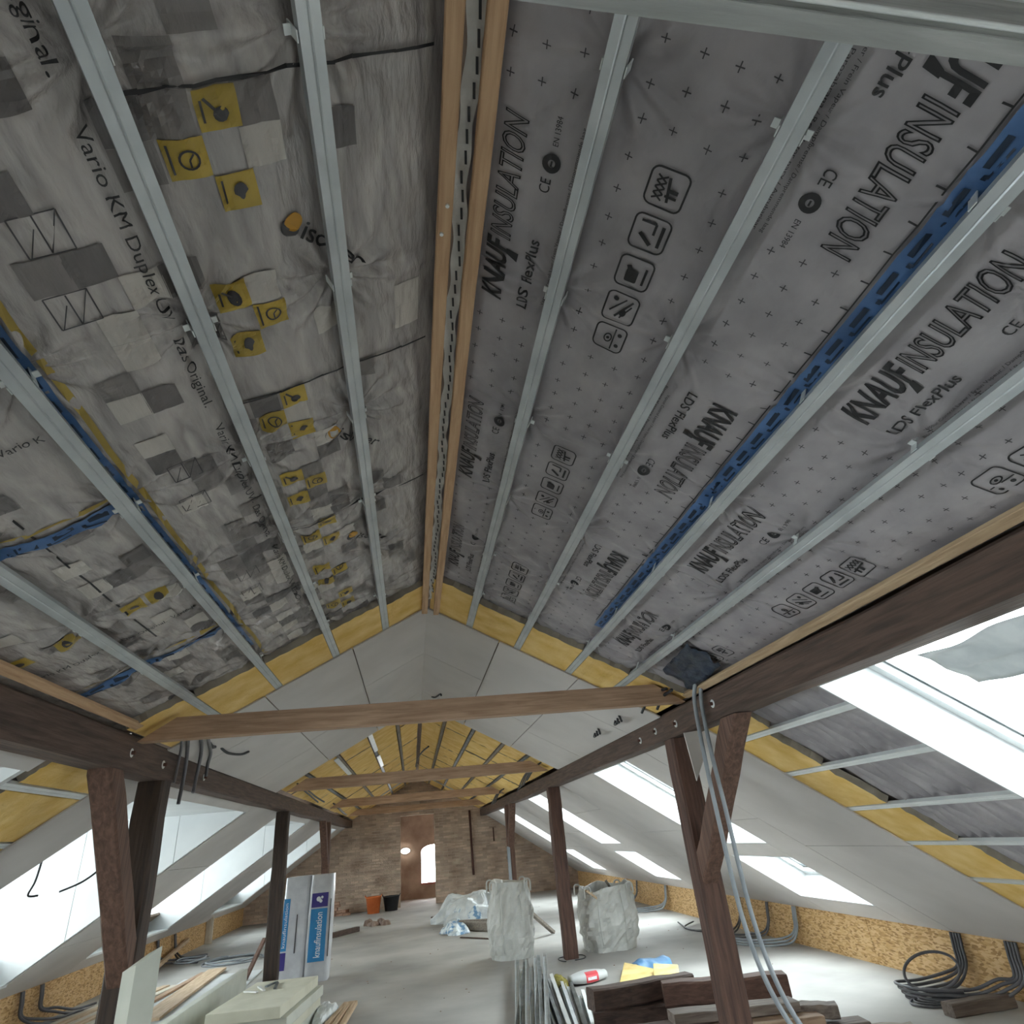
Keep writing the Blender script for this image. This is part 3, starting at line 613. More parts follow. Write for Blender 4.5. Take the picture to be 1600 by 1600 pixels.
# loose bright strips in the far wool
# ------------------------------------------------------------------ ridge battens
WB = wood('light_batten', 'b08c6a', 'cdab88')
b1 = tag(beam('ridge_batten', (.128, -1.2, 3.60), (.128, 5.5, 3.60), .052, .045, WB, seg=14, wob=.0015, seed=2), 'light wooden ridge batten on the dormer side, with a joint and two screws', 'batten')
b2 = tag(beam('ridge_batten', (.236, -1.2, 3.585), (.236, 5.5, 3.585), .054, .045, WB, seg=14, wob=.0015, seed=3), 'light wooden ridge batten on the skylight side, beside bold black lettering', 'batten')
for y, x in ((1.32, .135), (1.43, .12)):
    V, F = tubev([(x, y, 3.577), (x, y, 3.57)], .007, 8); raw('screw_head', V, F, M_STEELW, b1)
# folded membrane strip between ridge battens
yy = np.linspace(Y0M, 5.2, 330); V = []; F = []
for i, y in enumerate(yy):
    for j in range(4):
        V.append((.158+.016*j+.006*math.sin(y*9)+.004*math.sin(y*31+j), y, 3.608+.012*abs(math.sin(y*13+j*2.))*(1 if j in (1, 2) else .3)))
for i in range(len(yy)-1):
    for j in range(3): F.append((i*4+j, i*4+j+1, i*4+j+5, i*4+j+4))
rf = tag(raw('ridge_strip', V, F, mat('strip_grey', 'b4b2ae', 'cbc9c4', rough=.4, scale=8, bump=.4), smooth=True), 'crumpled grey membrane fold running between the two ridge battens', 'membrane')
V, F = [], []
for i in range(90):
    y = -.9+i*.066; x = .175+.006*math.sin(y*9)+random.uniform(-.004, .012); n = len(V); V += [(x, y, 3.604), (x+.008, y, 3.604), (x+.012, y+.045, 3.604), (x+.004, y+.045, 3.604)]; F.append((n, n+1, n+2, n+3))
o = raw('printing', V, F, M_INK, rf); o['kind'] = 'stuff'
# battens along the purlins
WB2 = wood('pale_batten', 'a58a6c', 'c2a98a')
def plbeam(name, side, d, y0, y1, o, w, h, m):
    a, b = P(side, 'U', d, y0, o), P(side, 'U', d, y1, o); up = P(side, 'U', d, 0, 1)-P(side, 'U', d, 0, 0); return beam(name, a, b, w, h, m, up=up, seg=8, wob=.001, seed=5)
tag(plbeam('edge_batten', R_, 2.02, -1.2, 4.75, .012, .055, .028, WB2), 'pale wooden batten along the top of the purlin by the skylights', 'batten')
tag(plbeam('edge_batten', L_, 1.99, -1.2, 4.70, .012, .055, .028, WB), 'light wooden batten along the top of the dormer side purlin', 'batten')
# ------------------------------------------------------------------ timber frame
WP = wood('old_timber', *DK); WPx = wood('old_timber', *DK, axis='Z')
PXR, PXL = 2.20, -1.908
def washer(x, y, z, sgn, par):
    V, F = tubev([(x, y, z), (x-sgn*.006, y, z)], .030, 14); wo = raw('washer', V, F, M_STEELW, par)
    V, F = tubev([(x-sgn*.006, y, z), (x-sgn*.03, y, z)], .014, 6); raw('bolt', V, F, M_RUST, wo)
def purlin(label, p0, p1, w, h, bolts, sgn, x, seed):
    t = thing('purlin', ((p0[0]+p1[0])/2, p0[1], p0[2]-h/2), label, 'beam'); beam('timber', p0, p1, w, h, WP, t, seg=16, wob=.006, seed=seed)
    for y, z in bolts: washer(x, y, z, sgn, t)
purlin('dark purlin beam passing under the near skylight, with a bolt above the post', (2.30, YB+.05, 2.42), (2.30, 5.42, 2.42), .2, .215, [(4.38, 2.42), (5.12, 2.40)], 1, 2.2, 1)
purlin('dark purlin beam from the near post to the brick gable, under the far skylights', (2.31, 5.43, 2.425), (2.31, YF, 2.425), .18, .2, [(5.66, 2.42), (6.1, 2.40)], 1, 2.22, 2)
purlin('dark brown purlin beam above the crossed brace and post', (-2.008, YB+.05, 2.425), (-2.008, 5.9, 2.425), .2, .235, [(4.80, 2.42), (5.42, 2.41)], -1, -1.908, 3)
purlin('brown purlin beam running from the dormer side post to the brick gable', (-2.018, 5.91, 2.425), (-2.018, YF, 2.425), .18, .2, [(6.55, 2.42)], -1, -1.928, 4)
def post(label, x, y, z1, w, dp, m, seed, notches=0):
    t = thing('timber_post', (x, y, 0), label, 'post'); beam('shaft', (x, y, 0), (x, y, z1), w, dp, m, t, up=(0, 1, 0), seg=9, wob=.006, seed=seed); return t
ZP = 2.305
pr = post('thick dark post beside the hanging pair of grey conduits', 2.295, 5.37, ZP, .19, .19, wood('post_timber', '3e2a24', '664a3f', 'Z'), 5)
pl = post('dark post crossed by a brace, behind the pale standing panel', -2.0, 5.58, ZP, .19, .19, wood('post_dark', *DK2, axis='Z'), 6)
post('slim brown post standing between the two white rubble bags', 2.295, 10.85, 2.32, .2, .18, wood('post_timber', '3e2a24', '664a3f', 'Z'), 7)
post('dark post beside the white and blue insulation packs', -2.0, 11.05, 2.32, .19, .18, wood('post_dark', *DK2, axis='Z'), 8)
post('far post with a grey pipe, behind the tall white rubble bag', 2.28, 16.3, 2.32, .16, .16, wood('post_red', *RB, axis='Z'), 9)
post('far post behind the insulation packs', -1.98, 16.55, 2.32, .16, .16, wood('post_red', *RB, axis='Z'), 10)
def brace(label, x, y0, z0, y1, z1, m, w=.14, h=.17, seed=0):
    d = nrm(np.array([0, y1-y0, z1-z0])); V, F = beamv(np.array([x, y0, z0])-d*.25, np.array([x, y1, z1])+d*.25, w, h, (0, -1, .6), 8, .005, seed); yf = y0; zt = z1
    n = len(V)//2
    for i, v in enumerate(V):
        if i < n and v[1] > yf: V[i] = v+d*(yf-v[1])/d[1]
        if i >= n and v[2] > zt: V[i] = v+d*(zt-v[2])/d[2]
    return tag(fixn(raw('knee_brace', V, F, m)), label, 'brace')
brace('reddish brown knee brace between the near skylight purlin and its post', 2.29, 5.272, 1.34, 4.26, 2.308, wood('brace_red', *RB, axis='Z'), seed=11)
brace('reddish brown knee brace crossing the dark post below the dormer side purlin', -1.985, 5.482, 1.16, 4.66, 2.304, wood('brace_red', *RB, axis='Z'), w=.15, seed=12)
brace('brown knee brace on the far post by the grey pipe', 2.28, 16.21, 1.5, 15.5, 2.322, wood('brace_red', *RB, axis='Z'), seed=13)
brace('brown knee brace on the far post behind the packs', -1.98, 16.46, 1.5, 15.75, 2.322, wood('brace_red', *RB, axis='Z'), seed=14)
V, F = beamv((2.21, 16.19, .1), (2.21, 16.19, 1.45), .07, .07, up=(0, 1, 0)); tag(fixn(raw('grey_pipe', V, F, M_PVC)), 'grey square pipe fixed to the far post', 'pipe')
WC = wood('collar_timber', *LT, axis='X')
def collar(label, y, z0, h, dpt, seed, dz=0., m=WC):
    zt = z0+h; V = []; F = []
    dT = (ZR-.02-zt)/T; dB = min((ZR-.02-z0)/T, 2.05)-.03; dT = min(dT, 2.03)-.01
    n = 10
    for yy in (y-dpt/2, y+dpt/2):
        for k in range(n+1): f = k/n; V.append((XR-dB+2*dB*f, yy, z0+dz*(f-.5)))
        for k in range(n+1): f = k/n; V.append((XR+dT-2*dT*f, yy, zt+dz*(.5-f)))
    N = 2*(n+1); F = [tuple(range(N)), tuple(range(2*N-1, N-1, -1))]+[(i, (i+1) % N, N+(i+1) % N, N+i) for i in range(N)]
    return tag(fixn(raw('collar_beam', V, F, m)), label, 'beam')
collar('nearest brown collar beam spanning the room under the white ceiling boards', 4.82, 2.50, .15, .1, 1, .03)
collar('second collar beam, crossing below the yellow wool of the far roof', 10.25, 2.535, .16, .1, 2)
collar('third collar beam, close before the brick gable', 15.4, 2.55, .16, .1, 3)
collar('farthest collar beam, next to the passage in the brick gable', 19.7, 2.54, .16, .1, 4)
# overhead pale beam right above the viewer
ob = thing('overhead_beam', (.2, .28, 2.54), 'pale grey weathered beam crossing close overhead at the top corner', 'beam')
WA = wood('grey_board', '8d8f8d', 'b0b2b0', axis='X')
V, F = boxv(-1.5, 1.8, .305, .332, 2.55, 2.75); fixn(raw('board', V, F, WA, ob))
V, F = boxv(-1.5, 1.8, .296, .3049, 2.556, 2.75); fixn(raw('board', V, F, WA, ob))
for z in (2.556, 2.645, 2.70): tube('raised_rib', [(-1.5, .295, z), (0, .295, z), (1.8, .295, z)], .004, M_STEELW, ob, n=3)  # ribs in a brighter steel: the highlights along them are put into the colour
# ------------------------------------------------------------------ cables and conduits
def cable(label, pts, r, m, name='conduit', group=None, cat='conduit', n=8, k=8):
    return tag(tube(name, pts, r, m, n=n, k=k), label, cat, group)
cable('grey conduit hanging beside the thick post, the one touching it', [(2.03, 4.2, 2.66), (2.12, 4.42, 2.60), (2.115, 4.5, 2.45), (2.10, 4.5, 2.08), (2.10, 4.5, 1.75), (2.105, 4.5, 1.39), (2.12, 4.5, 1.06), (2.18, 4.5, .75), (2.28, 4.48, .5), (2.45, 4.4, .2), (2.7, 4.2, .02)], .0155, M_PVC, n=10)
cable('grey conduit hanging beside the thick post, the outer one of the pair', [(2.07, 4.15, 2.65), (2.165, 4.4, 2.60), (2.16, 4.48, 2.45), (2.15, 4.48, 2.08), (2.16, 4.48, 1.75), (2.165, 4.48, 1.39), (2.18, 4.48, 1.06), (2.235, 4.48, .75), (2.33, 4.46, .5), (2.5, 4.36, .2), (2.75, 4.15, .02)], .0155, M_PVC, n=10)
def sheet(name, fn, nu, nv, m, label, cat, group=None, smooth=True):
    V = [fn(i/nu, j/nv) for i in range(nu+1) for j in range(nv+1)]; F = [(i*(nv+1)+j, i*(nv+1)+j+1, (i+1)*(nv+1)+j+1, (i+1)*(nv+1)+j) for i in range(nu) for j in range(nv)]
    o = raw(name, V, F, m, smooth=smooth); md = o.modifiers.new('thick', 'SOLIDIFY'); md.thickness = .003; return tag(o, label, cat, group)
def patch(u, v):
    d = 1.70+.25*v+.05*u; y = 3.86+.62*u+.06*v+.03*math.sin(v*9); o = .028-.03*float(abs(vn(u*6, v*6)))-.02*u*v
    return P(R_, 'U', d, y, o)
sheet('sealing_patch', patch, 14, 12, M_NAVY, 'crumpled navy black foil patch where the two grey conduits leave the roof', 'patch')
V = [(2.25, 4.93, 2.30), (2.39, 4.93, 2.31), (2.385, 4.93, 2.12), (2.275, 4.93, 1.94), (2.25, 4.945, 2.30), (2.39, 4.945, 2.31), (2.385, 4.945, 2.12), (2.275, 4.945, 1.94)]
tag(fixn(raw('board_offcut', [(x-.08, y, z) for x, y, z in V], QF, M_BOARD)), 'pointed white board offcut behind the two grey conduits at the post head', 'offcut')
g = 'conduits arching over the dormer side purlin'
for i, pts in enumerate(([(-1.66, 4.95, 2.63), (-1.70, 5.2, 2.615), (-1.79, 5.55, 2.56), (-1.875, 5.84, 2.40), (-1.875, 5.80, 2.15)], [(-1.66, 5.3, 2.63), (-1.71, 5.6, 2.605), (-1.80, 5.95, 2.55), (-1.885, 6.2, 2.42), (-1.885, 6.16, 2.26)],
                         [(-1.64, 5.5, 2.63), (-1.70, 5.8, 2.60), (-1.78, 6.15, 2.57), (-1.87, 6.42, 2.52), (-1.89, 6.48, 2.42)], [(-1.70, 5.05, 2.61), (-1.75, 5.25, 2.585), (-1.82, 5.5, 2.53), (-1.885, 5.68, 2.42), (-1.885, 5.66, 2.3)])):
    cable(['lowest hanging dark conduit end over the dormer side purlin', 'second longest dark conduit end over the dormer side purlin', 'dark conduit arching farthest over the dormer side purlin', 'thin short dark conduit close to the dormer side purlin'][i], pts, .0145 if i < 3 else .010, M_PVCD, group=g)
def tails(label, group, pts_list, r=.012):
    for p in pts_list: cable(label, p, r, M_BLACK, name='cable_end', group=group, cat='cable', k=6)
tails('short dark cable end poking through the white ceiling above the dormer side purlin', 'cable ends in the dormer side ceiling', [[(-1.72, 5.84, 2.64), (-1.71, 5.92, 2.60), (-1.70, 5.98, 2.60)], [(-1.73, 5.90, 2.64), (-1.74, 5.99, 2.60), (-1.72, 6.06, 2.61)], [(-1.72, 6.2, 2.63), (-1.70, 6.4, 2.60), (-1.66, 6.7, 2.62), (-1.62, 6.84, 2.66)]])
tails('dark cable end at the middle of the white ceiling near the ridge', 'cable end near ridge', [[(.29, 9.09, 3.55), (.33, 8.85, 3.49), (.39, 8.61, 3.48), (.40, 8.55, 3.45)]])
tails('short dark cable end in the white ceiling above the skylight side purlin', 'cable ends in the skylight side ceiling', [[(2.0+.02*i, y0, 2.64), (1.99, y0-.08, 2.57), (1.97, y0-.14-.04*i, 2.56)] for i in range(3) for y0 in (6.75+.12*i, 5.98+.11*i)])
tails('dark cable end beside the end of the nearest collar beam', 'cable ends at the nearest collar', [[(1.95, 5.21, 2.52), (1.97, 5.05, 2.60), (1.98, 4.87, 2.62), (2.0, 4.7, 2.61)], [(1.99, 4.95, 2.50), (2.0, 4.8, 2.57), (2.0, 4.6, 2.58)]])
tails('dark cable end hanging at the end of the second collar beam, skylight side', 'cable ends at the second collar', [[(2.0, 10.1+.25*i, 2.66), (1.98, 10.8+.3*i, 2.60), (1.97, 11.4+.4*i, 2.50-.03*i)] for i in range(4)], .014)
tails('dark cable end hanging at the end of the third collar beam, skylight side', 'cable ends at the third collar', [[(2.0, 14.7+.25*i, 2.60), (1.98, 15.4+.3*i, 2.56), (1.97, 16.2+.4*i, 2.40)] for i in range(3)], .014)
tails('dark cable end at the end of the second collar beam, dormer side', 'cable ends at the second collar on the dormer side', [[(-1.72, 10.4, 2.66), (-1.70, 10.9, 2.63), (-1.68, 11.4, 2.68)], [(-1.72, 10.9, 2.62), (-1.72, 11.8, 2.58), (-1.72, 12.8, 2.53)], [(-1.70, 11.1, 2.64), (-1.68, 12.2, 2.58), (-1.66, 13.2, 2.55)]], .014)
tails('dark cable end at the end of the third collar beam, dormer side', 'cable ends at the third collar on the dormer side', [[(-1.72, 15.2+.2*i, 2.64), (-1.72, 16.4+.3*i, 2.58), (-1.72, 17.6+.4*i, 2.52)] for i in range(3)], .015)
cable('thin dark cable curving in front of the yellow far roof ridge', [(.34, 13.6, 3.46), (.22, 14.4, 3.46), (.13, 15.4, 3.45), (.09, 16.8, 3.42)], .016, M_BLACK, name='cable_end', cat='cable')
cable('thin dark cable dangling in front of the white dormer cheek', [(-3.15, 6.55, 1.86), (-3.17, 6.56, 1.7), (-3.22, 6.6, 1.60), (-3.17, 6.66, 1.59)], .009, M_BLACK, name='loose_cable', cat='cable', k=6)
cable('thin dark cable curving behind the knee brace before the white dormer cheek', [(-3.05, 6.75, 1.60), (-2.92, 6.85, 1.66), (-2.8, 6.9, 1.76), (-2.7, 6.95, 1.88)], .009, M_BLACK, name='loose_cable', cat='cable', k=6)
# conduits leaving the knee walls
def hang(side, y, n, floor_pts, label, group, r=.0135, m=M_PVCD):
    x = XR+side*(KD-.03)
    for i in range(n):
        e = (i-(n-1)/2)*2.7*r; rs = random.Random(int(y*100)+i); pts = [(x-side*.012, y+e, KZ-.006), (x-side*(.03), y+e, KZ-.12), (x-side*.06, y+e, .2)]
        for (px, py, pz) in floor_pts: pts.append((px, py+e, max(pz, r)+2.15*r*i))
        cable(label, pts, r, m, group=group, n=8, k=6)
hang(R_, 6.57, 4, [(5.08, 6.62, .06), (4.85, 6.72, .014), (4.62, 6.75, .014), (4.62, 6.4, .014), (4.85, 6.15, .014)], 'dark conduit of the looping bunch at the OSB wall, beside the standing ring', 'conduits of the looping bunch')
hang(R_, 5.93, 4, [(5.1, 6.0, .1), (4.95, 6.12, .03), (4.8, 6.25, .014), (4.65, 6.4, .014)], 'dark conduit of the nearest bunch falling straight down the OSB wall', 'conduits of the nearest bunch')
hang(R_, 9.5, 3, [(5.12, 9.55, .06), (4.95, 9.75, .014), (4.7, 10.0, .014), (4.55, 10.5, .014)], 'grey conduit bent along the OSB wall behind the thick post', 'conduits bent behind the thick post', m=M_PVC)
hang(R_, 10.25, 2, [(5.12, 10.3, .06), (4.95, 10.6, .014), (4.7, 10.9, .014)], 'dark conduit at the OSB wall just beyond the thick post', 'conduits beyond the thick post')
hang(R_, 11.15, 2, [(5.1, 11.1, .06), (4.85, 10.9, .014), (4.6, 10.6, .014)], 'dark conduit at the OSB wall below the second skylight', 'conduits below the second skylight')
hang(R_, 14.5, 3, [(5.1, 14.55, .06), (4.9, 14.8, .014), (4.6, 14.9, .014), (4.2, 14.7, .014)], 'grey conduit curling at the far OSB wall behind the open bag', 'conduits behind the open bag', m=M_PVC)
hang(R_, 16.4, 2, [(5.1, 16.5, .06), (4.9, 16.8, .014), (4.6, 16.9, .014)], 'dark conduit at the farthest OSB wall panels', 'conduits at the farthest panels')
ringp = [(4.80+.24*math.cos(a)*.9, 6.47+.17*math.cos(a)*-.6+.06*math.sin(a), .22+.13*math.sin(a)+.05*math.cos(a)) for a in np.linspace(0, 2*math.pi, 15)]
cable('dark conduit ring standing in front of the looping bunch', ringp, .013, M_PVCD, n=5)
for i in range(3):
    a0 = i*1.3; cable('thin dark cable coil lying flat before the looping bunch', [(4.78+(.30-.04*i)*math.cos(a0+t), 6.42+(.2-.03*i)*math.sin(a0+t), .012+.012*i) for t in np.linspace(0, 5.2, 12)], .009, M_PVCD, name='loose_cable', group='flat coils before the looping bunch', cat='cable', k=6)
cable('thin dark cable arc on the pale floor before the thick post', [(4.67, 12.55, .05), (4.62, 12.0, .012), (4.7, 11.55, .012), (4.9, 11.35, .012)], .012, M_BLACK, name='loose_cable', cat='cable')
cable('thin dark cable loop beside the arc behind the thick post', [(4.95, 11.6, .012), (4.65, 11.75, .012), (4.6, 12.1, .03), (4.9, 12.4, .05)], .012, M_BLACK, name='loose_cable', cat='cable')
hang(L_, 10.62, 2, [(-4.80, 10.75, .10), (-4.72, 11.2, .02), (-4.6, 11.6, .014)], 'dark conduit bent from the OSB wall, nearer pair below the dormer', 'nearer pair of bent conduits', .017)
hang(L_, 11.1, 2, [(-4.82, 11.3, .12), (-4.75, 11.7, .02), (-4.6, 12.0, .014)], 'dark conduit bent from the OSB wall beside the pale planks', 'second pair of bent conduits', .017)
hang(L_, 15.4, 2, [(-4.85, 15.5, .08), (-4.7, 15.8, .014), (-4.2, 15.5, .014)], 'dark conduit at the OSB wall behind the crossed post', 'conduits behind the crossed post', .02)
hang(L_, 16.4, 2, [(-4.85, 16.3, .08), (-4.6, 16.0, .014), (-4.2, 16.1, .014)], 'dark conduit at the OSB wall near the white upright board', 'conduits near the upright board', .02)
for i in range(5):
    cx, cy, r0 = (-3.45, 15.1, .55) if i < 3 else (-4.3, 15.4, .5)
    cable('grey cable coil on the floor behind the dark post, %s' % ('by the red brown stick' if i < 3 else 'by the OSB wall'), [(cx+(r0-.06*i)*math.cos(i+t), cy+(r0*.9-.05*i)*math.sin(i+t), .015+.02*i+.01*math.sin(3*t)) for t in np.linspace(0, 5.6, 16)], .016, M_PVC, name='loose_cable', group='coils by the stick' if i < 3 else 'coils by the wall', cat='cable', k=6)
# ------------------------------------------------------------------ dormer side clutter
WPL = wood('pale_plank', 'b59a7c', 'd6bea2'); WPX = wood('pale_plank', 'b59a7c', 'd6bea2', 'X')
tag(beam('upright_board', (-4.9, 18.75, 0), (-4.93, 18.8, .62), .16, .05, wood('white_board', 'bdb3a4', 'd6cdbf', 'Z'), up=(0, 1, 0)), 'whitish board standing upright against the far OSB wall', 'board')
sp = thing('standing_panel', (-1.62, 4.95, 0), 'pale green insulation panel standing on end before the crossed post', 'panel')
def ang_panel(par):
    a = [(-1.80, 5.02), (-1.70, 4.94), (-1.575, 4.98), (-1.675, 5.06)]; zt = [1.15, 1.19, 1.27, 1.23]
    V, F = hexa([(x, y, 0) for x, y in a], [(x, y, z) for (x, y), z in zip(a, zt)]); fixn(raw('panel_body', V, F, M_XPS, par))
    for z in (.5, .9):
        V, F = hexa([(x, y, z) for x, y in [(-1.803, 5.023), (-1.70, 4.937), (-1.572, 4.978), (-1.675, 5.063)]], [(x, y, z+.012) for x, y in [(-1.803, 5.023), (-1.70, 4.937), (-1.572, 4.978), (-1.675, 5.063)]])
ang_panel(sp)
def rbox(name, cx, cy, z0, lx, ly, h, rz, m, label=None, cat=None, group=None, parent=None, bevel=.006, tilt=0.):
    c, s = math.cos(rz), math.sin(rz); V, F = boxv(-lx/2, lx/2, -ly/2, ly/2, 0, h)
    V = np.array([(cx+x*c-y*s, cy+x*s+y*c, z0+z+tilt*y) for x, y, z in V]); o = fixn(raw(name, V, F, m, parent))
    if bevel: b = o.modifiers.new('edge', 'BEVEL'); b.width = bevel; b.segments = 2
    if label: tag(o, label, cat, group)
    return o
for i in range(4):
    rbox('insulation_board', -1.55+.03*((i*7) % 3-1), 8.68+.04*((i*5) % 3-1), .102*i, .72, 1.5, .098, -.08+.03*((i*3) % 3-1), M_XPSE if i % 2 else M_XPS,
         'pale insulation board stacked before the packs, %s' % ['lowest of four', 'second from below', 'third from below', 'topmost, with scraps on it'][i], 'board', 'stack of insulation boards')
rbox('insulation_board', -2.33, 9.25, 0, .09, 2.9, .40, -.03, M_XPS, 'long pale insulation board standing on its edge beside the stack', 'board', tilt=.0)
rbox('plasterboard_sheet', -3.15, 11.4, 0, 1.25, 4.2, .018, .03, M_EDGE, 'white plasterboard sheet lying flat on the floor beyond the crossed post', 'board', bevel=.002)
def plank(label, p0, p1, w, h, m, group=None, name='plank'):
    return tag(beam(name, p0, p1, w, h, m, seg=2, wob=.001), label, 'plank', group)
plank('broad tan plywood plank lying on the white sheet', (-3.32, 10.3, .040), (-3.45, 14.0, .040), .3, .035, WPL)
plank('narrow brownish plank beside the broad tan plywood', (-3.72, 11.6, .034), (-3.62, 13.8, .034), .1, .03, wood('brown_plank', *LT))
plank('round pale stick leaning towards the OSB wall behind the crossed post', (-4.75, 14.6, .05), (-4.93, 17.2, .26), .07, .07, WPL)
for i in range(5):
    plank('pale long plank on the floor below the dormer, %s' % ['against the wall', 'second from the wall', 'middle of five', 'fourth from the wall', 'outermost of five'][i], (-4.85+.16*i, 10.0, .02+.012*(i % 2)), (-4.35+.14*i, 12.9, .02+.012*(i % 2)), .11, .03, WPL if i % 2 else wood('white_board', 'bdb3a4', 'd6cdbf', 'Y'), 'planks below the dormer')
cable('thin dark cable on the white sheet near the plywood plank', [(-3.05, 10.2, .028), (-2.9, 10.7, .028), (-2.82, 11.1, .028), (-2.65, 11.5, .028)], .010, M_BLACK, name='loose_cable', cat='cable', k=6)
tag(beam('stick', (-2.66, 12.5, 0.0), (-2.50, 13.0, .5), .06, .05, wood('red_stick', *RB, axis='Z')), 'red brown wooden stick leaning beside the dark post', 'stick')
for i, (x, y, a, l) in enumerate(((-1.7, 8.9, .4, .3), (-1.55, 8.95, .1, .35), (-1.78, 8.75, .9, .2), (-1.62, 9.05, -.3, .25))):
    rbox('scrap', x, y, .408+.002*i, .03, l, .014, a, M_STEELD if i % 2 else M_BAG, 'small grey scrap lying on the topmost insulation board', 'scrap', 'scraps on the board stack', bevel=0)
# insulation packs
def pack(x0, x1, y, label, kind):
    cx = (x0+x1)/2; t = thing('insulation_pack', (cx, y, 0), label, 'package'); h = 1.38; d = .34; n = 12; V = []; F = []
    for i in range(n+1):
        z = h*i/n; b = .014*math.sin(math.pi*i/n)+.006*math.sin(i*2.1+cx*9); lean = .05*z/h
        for (sx, sy) in rrect(0, 0, (x1-x0)+b, d+b, .05, 3): V.append((cx+sx+lean*.6, y+sy+lean*1.6, z if i < n else z-.012*math.cos(sx*20)))
    m = 16
    for i in range(n):
        for k in range(m): F.append((i*m+k, i*m+(k+1) % m, (i+1)*m+(k+1) % m, (i+1)*m+k))
    F += [tuple(range(m-1, -1, -1)), tuple(n*m+k for k in range(m))]; fixn(raw('film_wrap', V, F, M_PACK, t, smooth=False))
    f = lambda u, z: (x0+(x1-x0)*u+.03*z/h, y-d/2-.012-.006*math.sin(math.pi*z/h)+.08*z/h, z)
    def quad(nm, u0, u1, z0, z1, mm, e=0):
        nn = 6; V = []; 
        for i in range(nn+1):
            z = z0+(z1-z0)*i/nn
            for u in (u0, u1): p = f(u, z); V.append((p[0], p[1]-e, p[2]))
        raw(nm, V, [(2*i, 2*i+1, 2*i+3, 2*i+2) for i in range(nn)], mm, t)
    def vtext(s, u, z0, ln, hh, mm, e=.003, **k):
        Vt, Ft = text2d(s, **k); V = []
        for a, b in Vt: p = f(u-b*hh/(x1-x0), z0+a*ln); V.append((p[0], p[1]-e, p[2]))
        raw('lettering', V, Ft, mm, t)
    if kind:
        quad('purple_print', .10, .82, .95, 1.14, M_PURP); quad('blue_print', .10, .82, .25, .93, M_BLUE)
        vtext('knaufinsulation', .62, .30, .58, .10, M_WHITE, bold=.01); quad('dark_line', .93, .97, .3, 1.05, M_INKG)
        Vd, Fd = disc(0, 0, 1, 8)
        for a, b, r in ((.4, 1.06, .035), (.5, 1.03, .025), (.55, 1.08, .02)):
            raw('logo_mark', [(f(a, b)[0]+r*x, f(a, b)[1]-.004, b+r*z) for x, z in Vd], [tuple(reversed(Fd[0]))], M_WHITE, t)
    else:
        quad('blue_print', 0.02, .26, .42, 1.10, M_BLUE); quad('purple_print', .02, .26, .18, .40, M_PURP)
        vtext('knaufinsulation', .2, .46, .58, .05, M_WHITE); quad('dark_line', .56, .60, .38, .88, M_INKG)
pack(-2.05, -1.66, 11.95, 'white film wrapped insulation pack with a narrow blue stripe, next to the dark post', 0)
pack(-1.645, -1.30, 11.88, 'white film wrapped insulation pack with a large blue and purple print', 1)
# slats and film beside the stack
def heap(name, cx, cy, rx, ry, h, m, label, cat, seed, z0=0., rough=.5, group=None):
    n1, n2 = 40, 16; V = []; F = []
    for i in range(n2):
        f = i/(n2-1)
        for k in range(n1):
            a = 2*math.pi*k/n1; e = 1+rough*.5*float(vn(2.2*math.cos(a)+seed*3.1, 2.2*math.sin(a)+seed)); r = math.cos(f*math.pi/2)**.8*e
            z = h*(math.sin(f*math.pi/2))*(1+.45*rough*float(vn(2.6*math.cos(a)*r+seed*7, 2.6*math.sin(a)*r+seed*2))*(1-f**4))+.10*h*rough*(1-f**4)*abs(float(vn(7*math.cos(a)*r+seed, 7*math.sin(a)*r+3)))
            q = 1+.06*rough*float(vn(5*math.cos(a)+seed, 5*math.sin(a)+i*.5)); V.append((cx+rx*r*q*math.cos(a), cy+ry*r*q*math.sin(a), z0+max(z, .002) if i else z0))
    for i in range(n2-1):
        for k in range(n1): F.append((i*n1+k, i*n1+(k+1) % n1, (i+1)*n1+(k+1) % n1, (i+1)*n1+k))
    F.append(tuple((n2-1)*n1+k for k in range(n1))); F.append(tuple(range(n1-1, -1, -1)))
    return tag(fixn(raw(name, V, F, m)), label, cat, group)
heap('plastic_film', -1.03, 9.35, .16, .42, .10, M_FILM, 'crumpled white plastic film beside the board stack and the slats', 'film', 3, rough=.8)
for i in range(3): plank('light wooden slat on the floor before the packs, %s' % ['next to the film', 'middle of three', 'outermost of three'][i], (-.99+.10*i, 8.3, .04), (-.83+.055*i, 9.65, .04), .055, .045, WPL, 'three slats on the floor')
# ------------------------------------------------------------------ far end clutter
def bucket(label, x, y, r0, r1, h, m):
    t = thing('bucket', (x, y, 0), label, 'bucket'); n = 20; prof = [(r0, 0), (r1, h), (r1+.012, h), (r1+.012, h+.02), (r1-.012, h+.02), (r1-.02, h), (r0-.02, .03)]; V, F = [], []
    for r, z in prof:
        for k in range(n): V.append((x+r*math.cos(2*math.pi*k/n), y+r*math.sin(2*math.pi*k/n), z))
    for i in range(len(prof)-1):
        for k in range(n): F.append((i*n+k, i*n+(k+1) % n, (i+1)*n+(k+1) % n, (i+1)*n+k))
    F += [tuple(range(n-1, -1, -1)), tuple((len(prof)-1)*n+k for k in range(n))]; fixn(raw('tub', V, F, m, t, smooth=True))
    for s in (-1, 1): tube('handle', [(x+s*r1*.98, y-.07, h), (x+s*(r1+.02), y-.06, h+.05), (x+s*(r1+.02), y+.06, h+.05), (x+s*r1*.98, y+.07, h)], .012, m, t, n=4)
bucket('orange plastic builder bucket before the brick gable', -1.17, 21.75, .17, .22, .40, M_ORANGE)
bucket('black plastic builder bucket beside the orange one', -.66, 21.95, .18, .24, .36, M_BLACK)
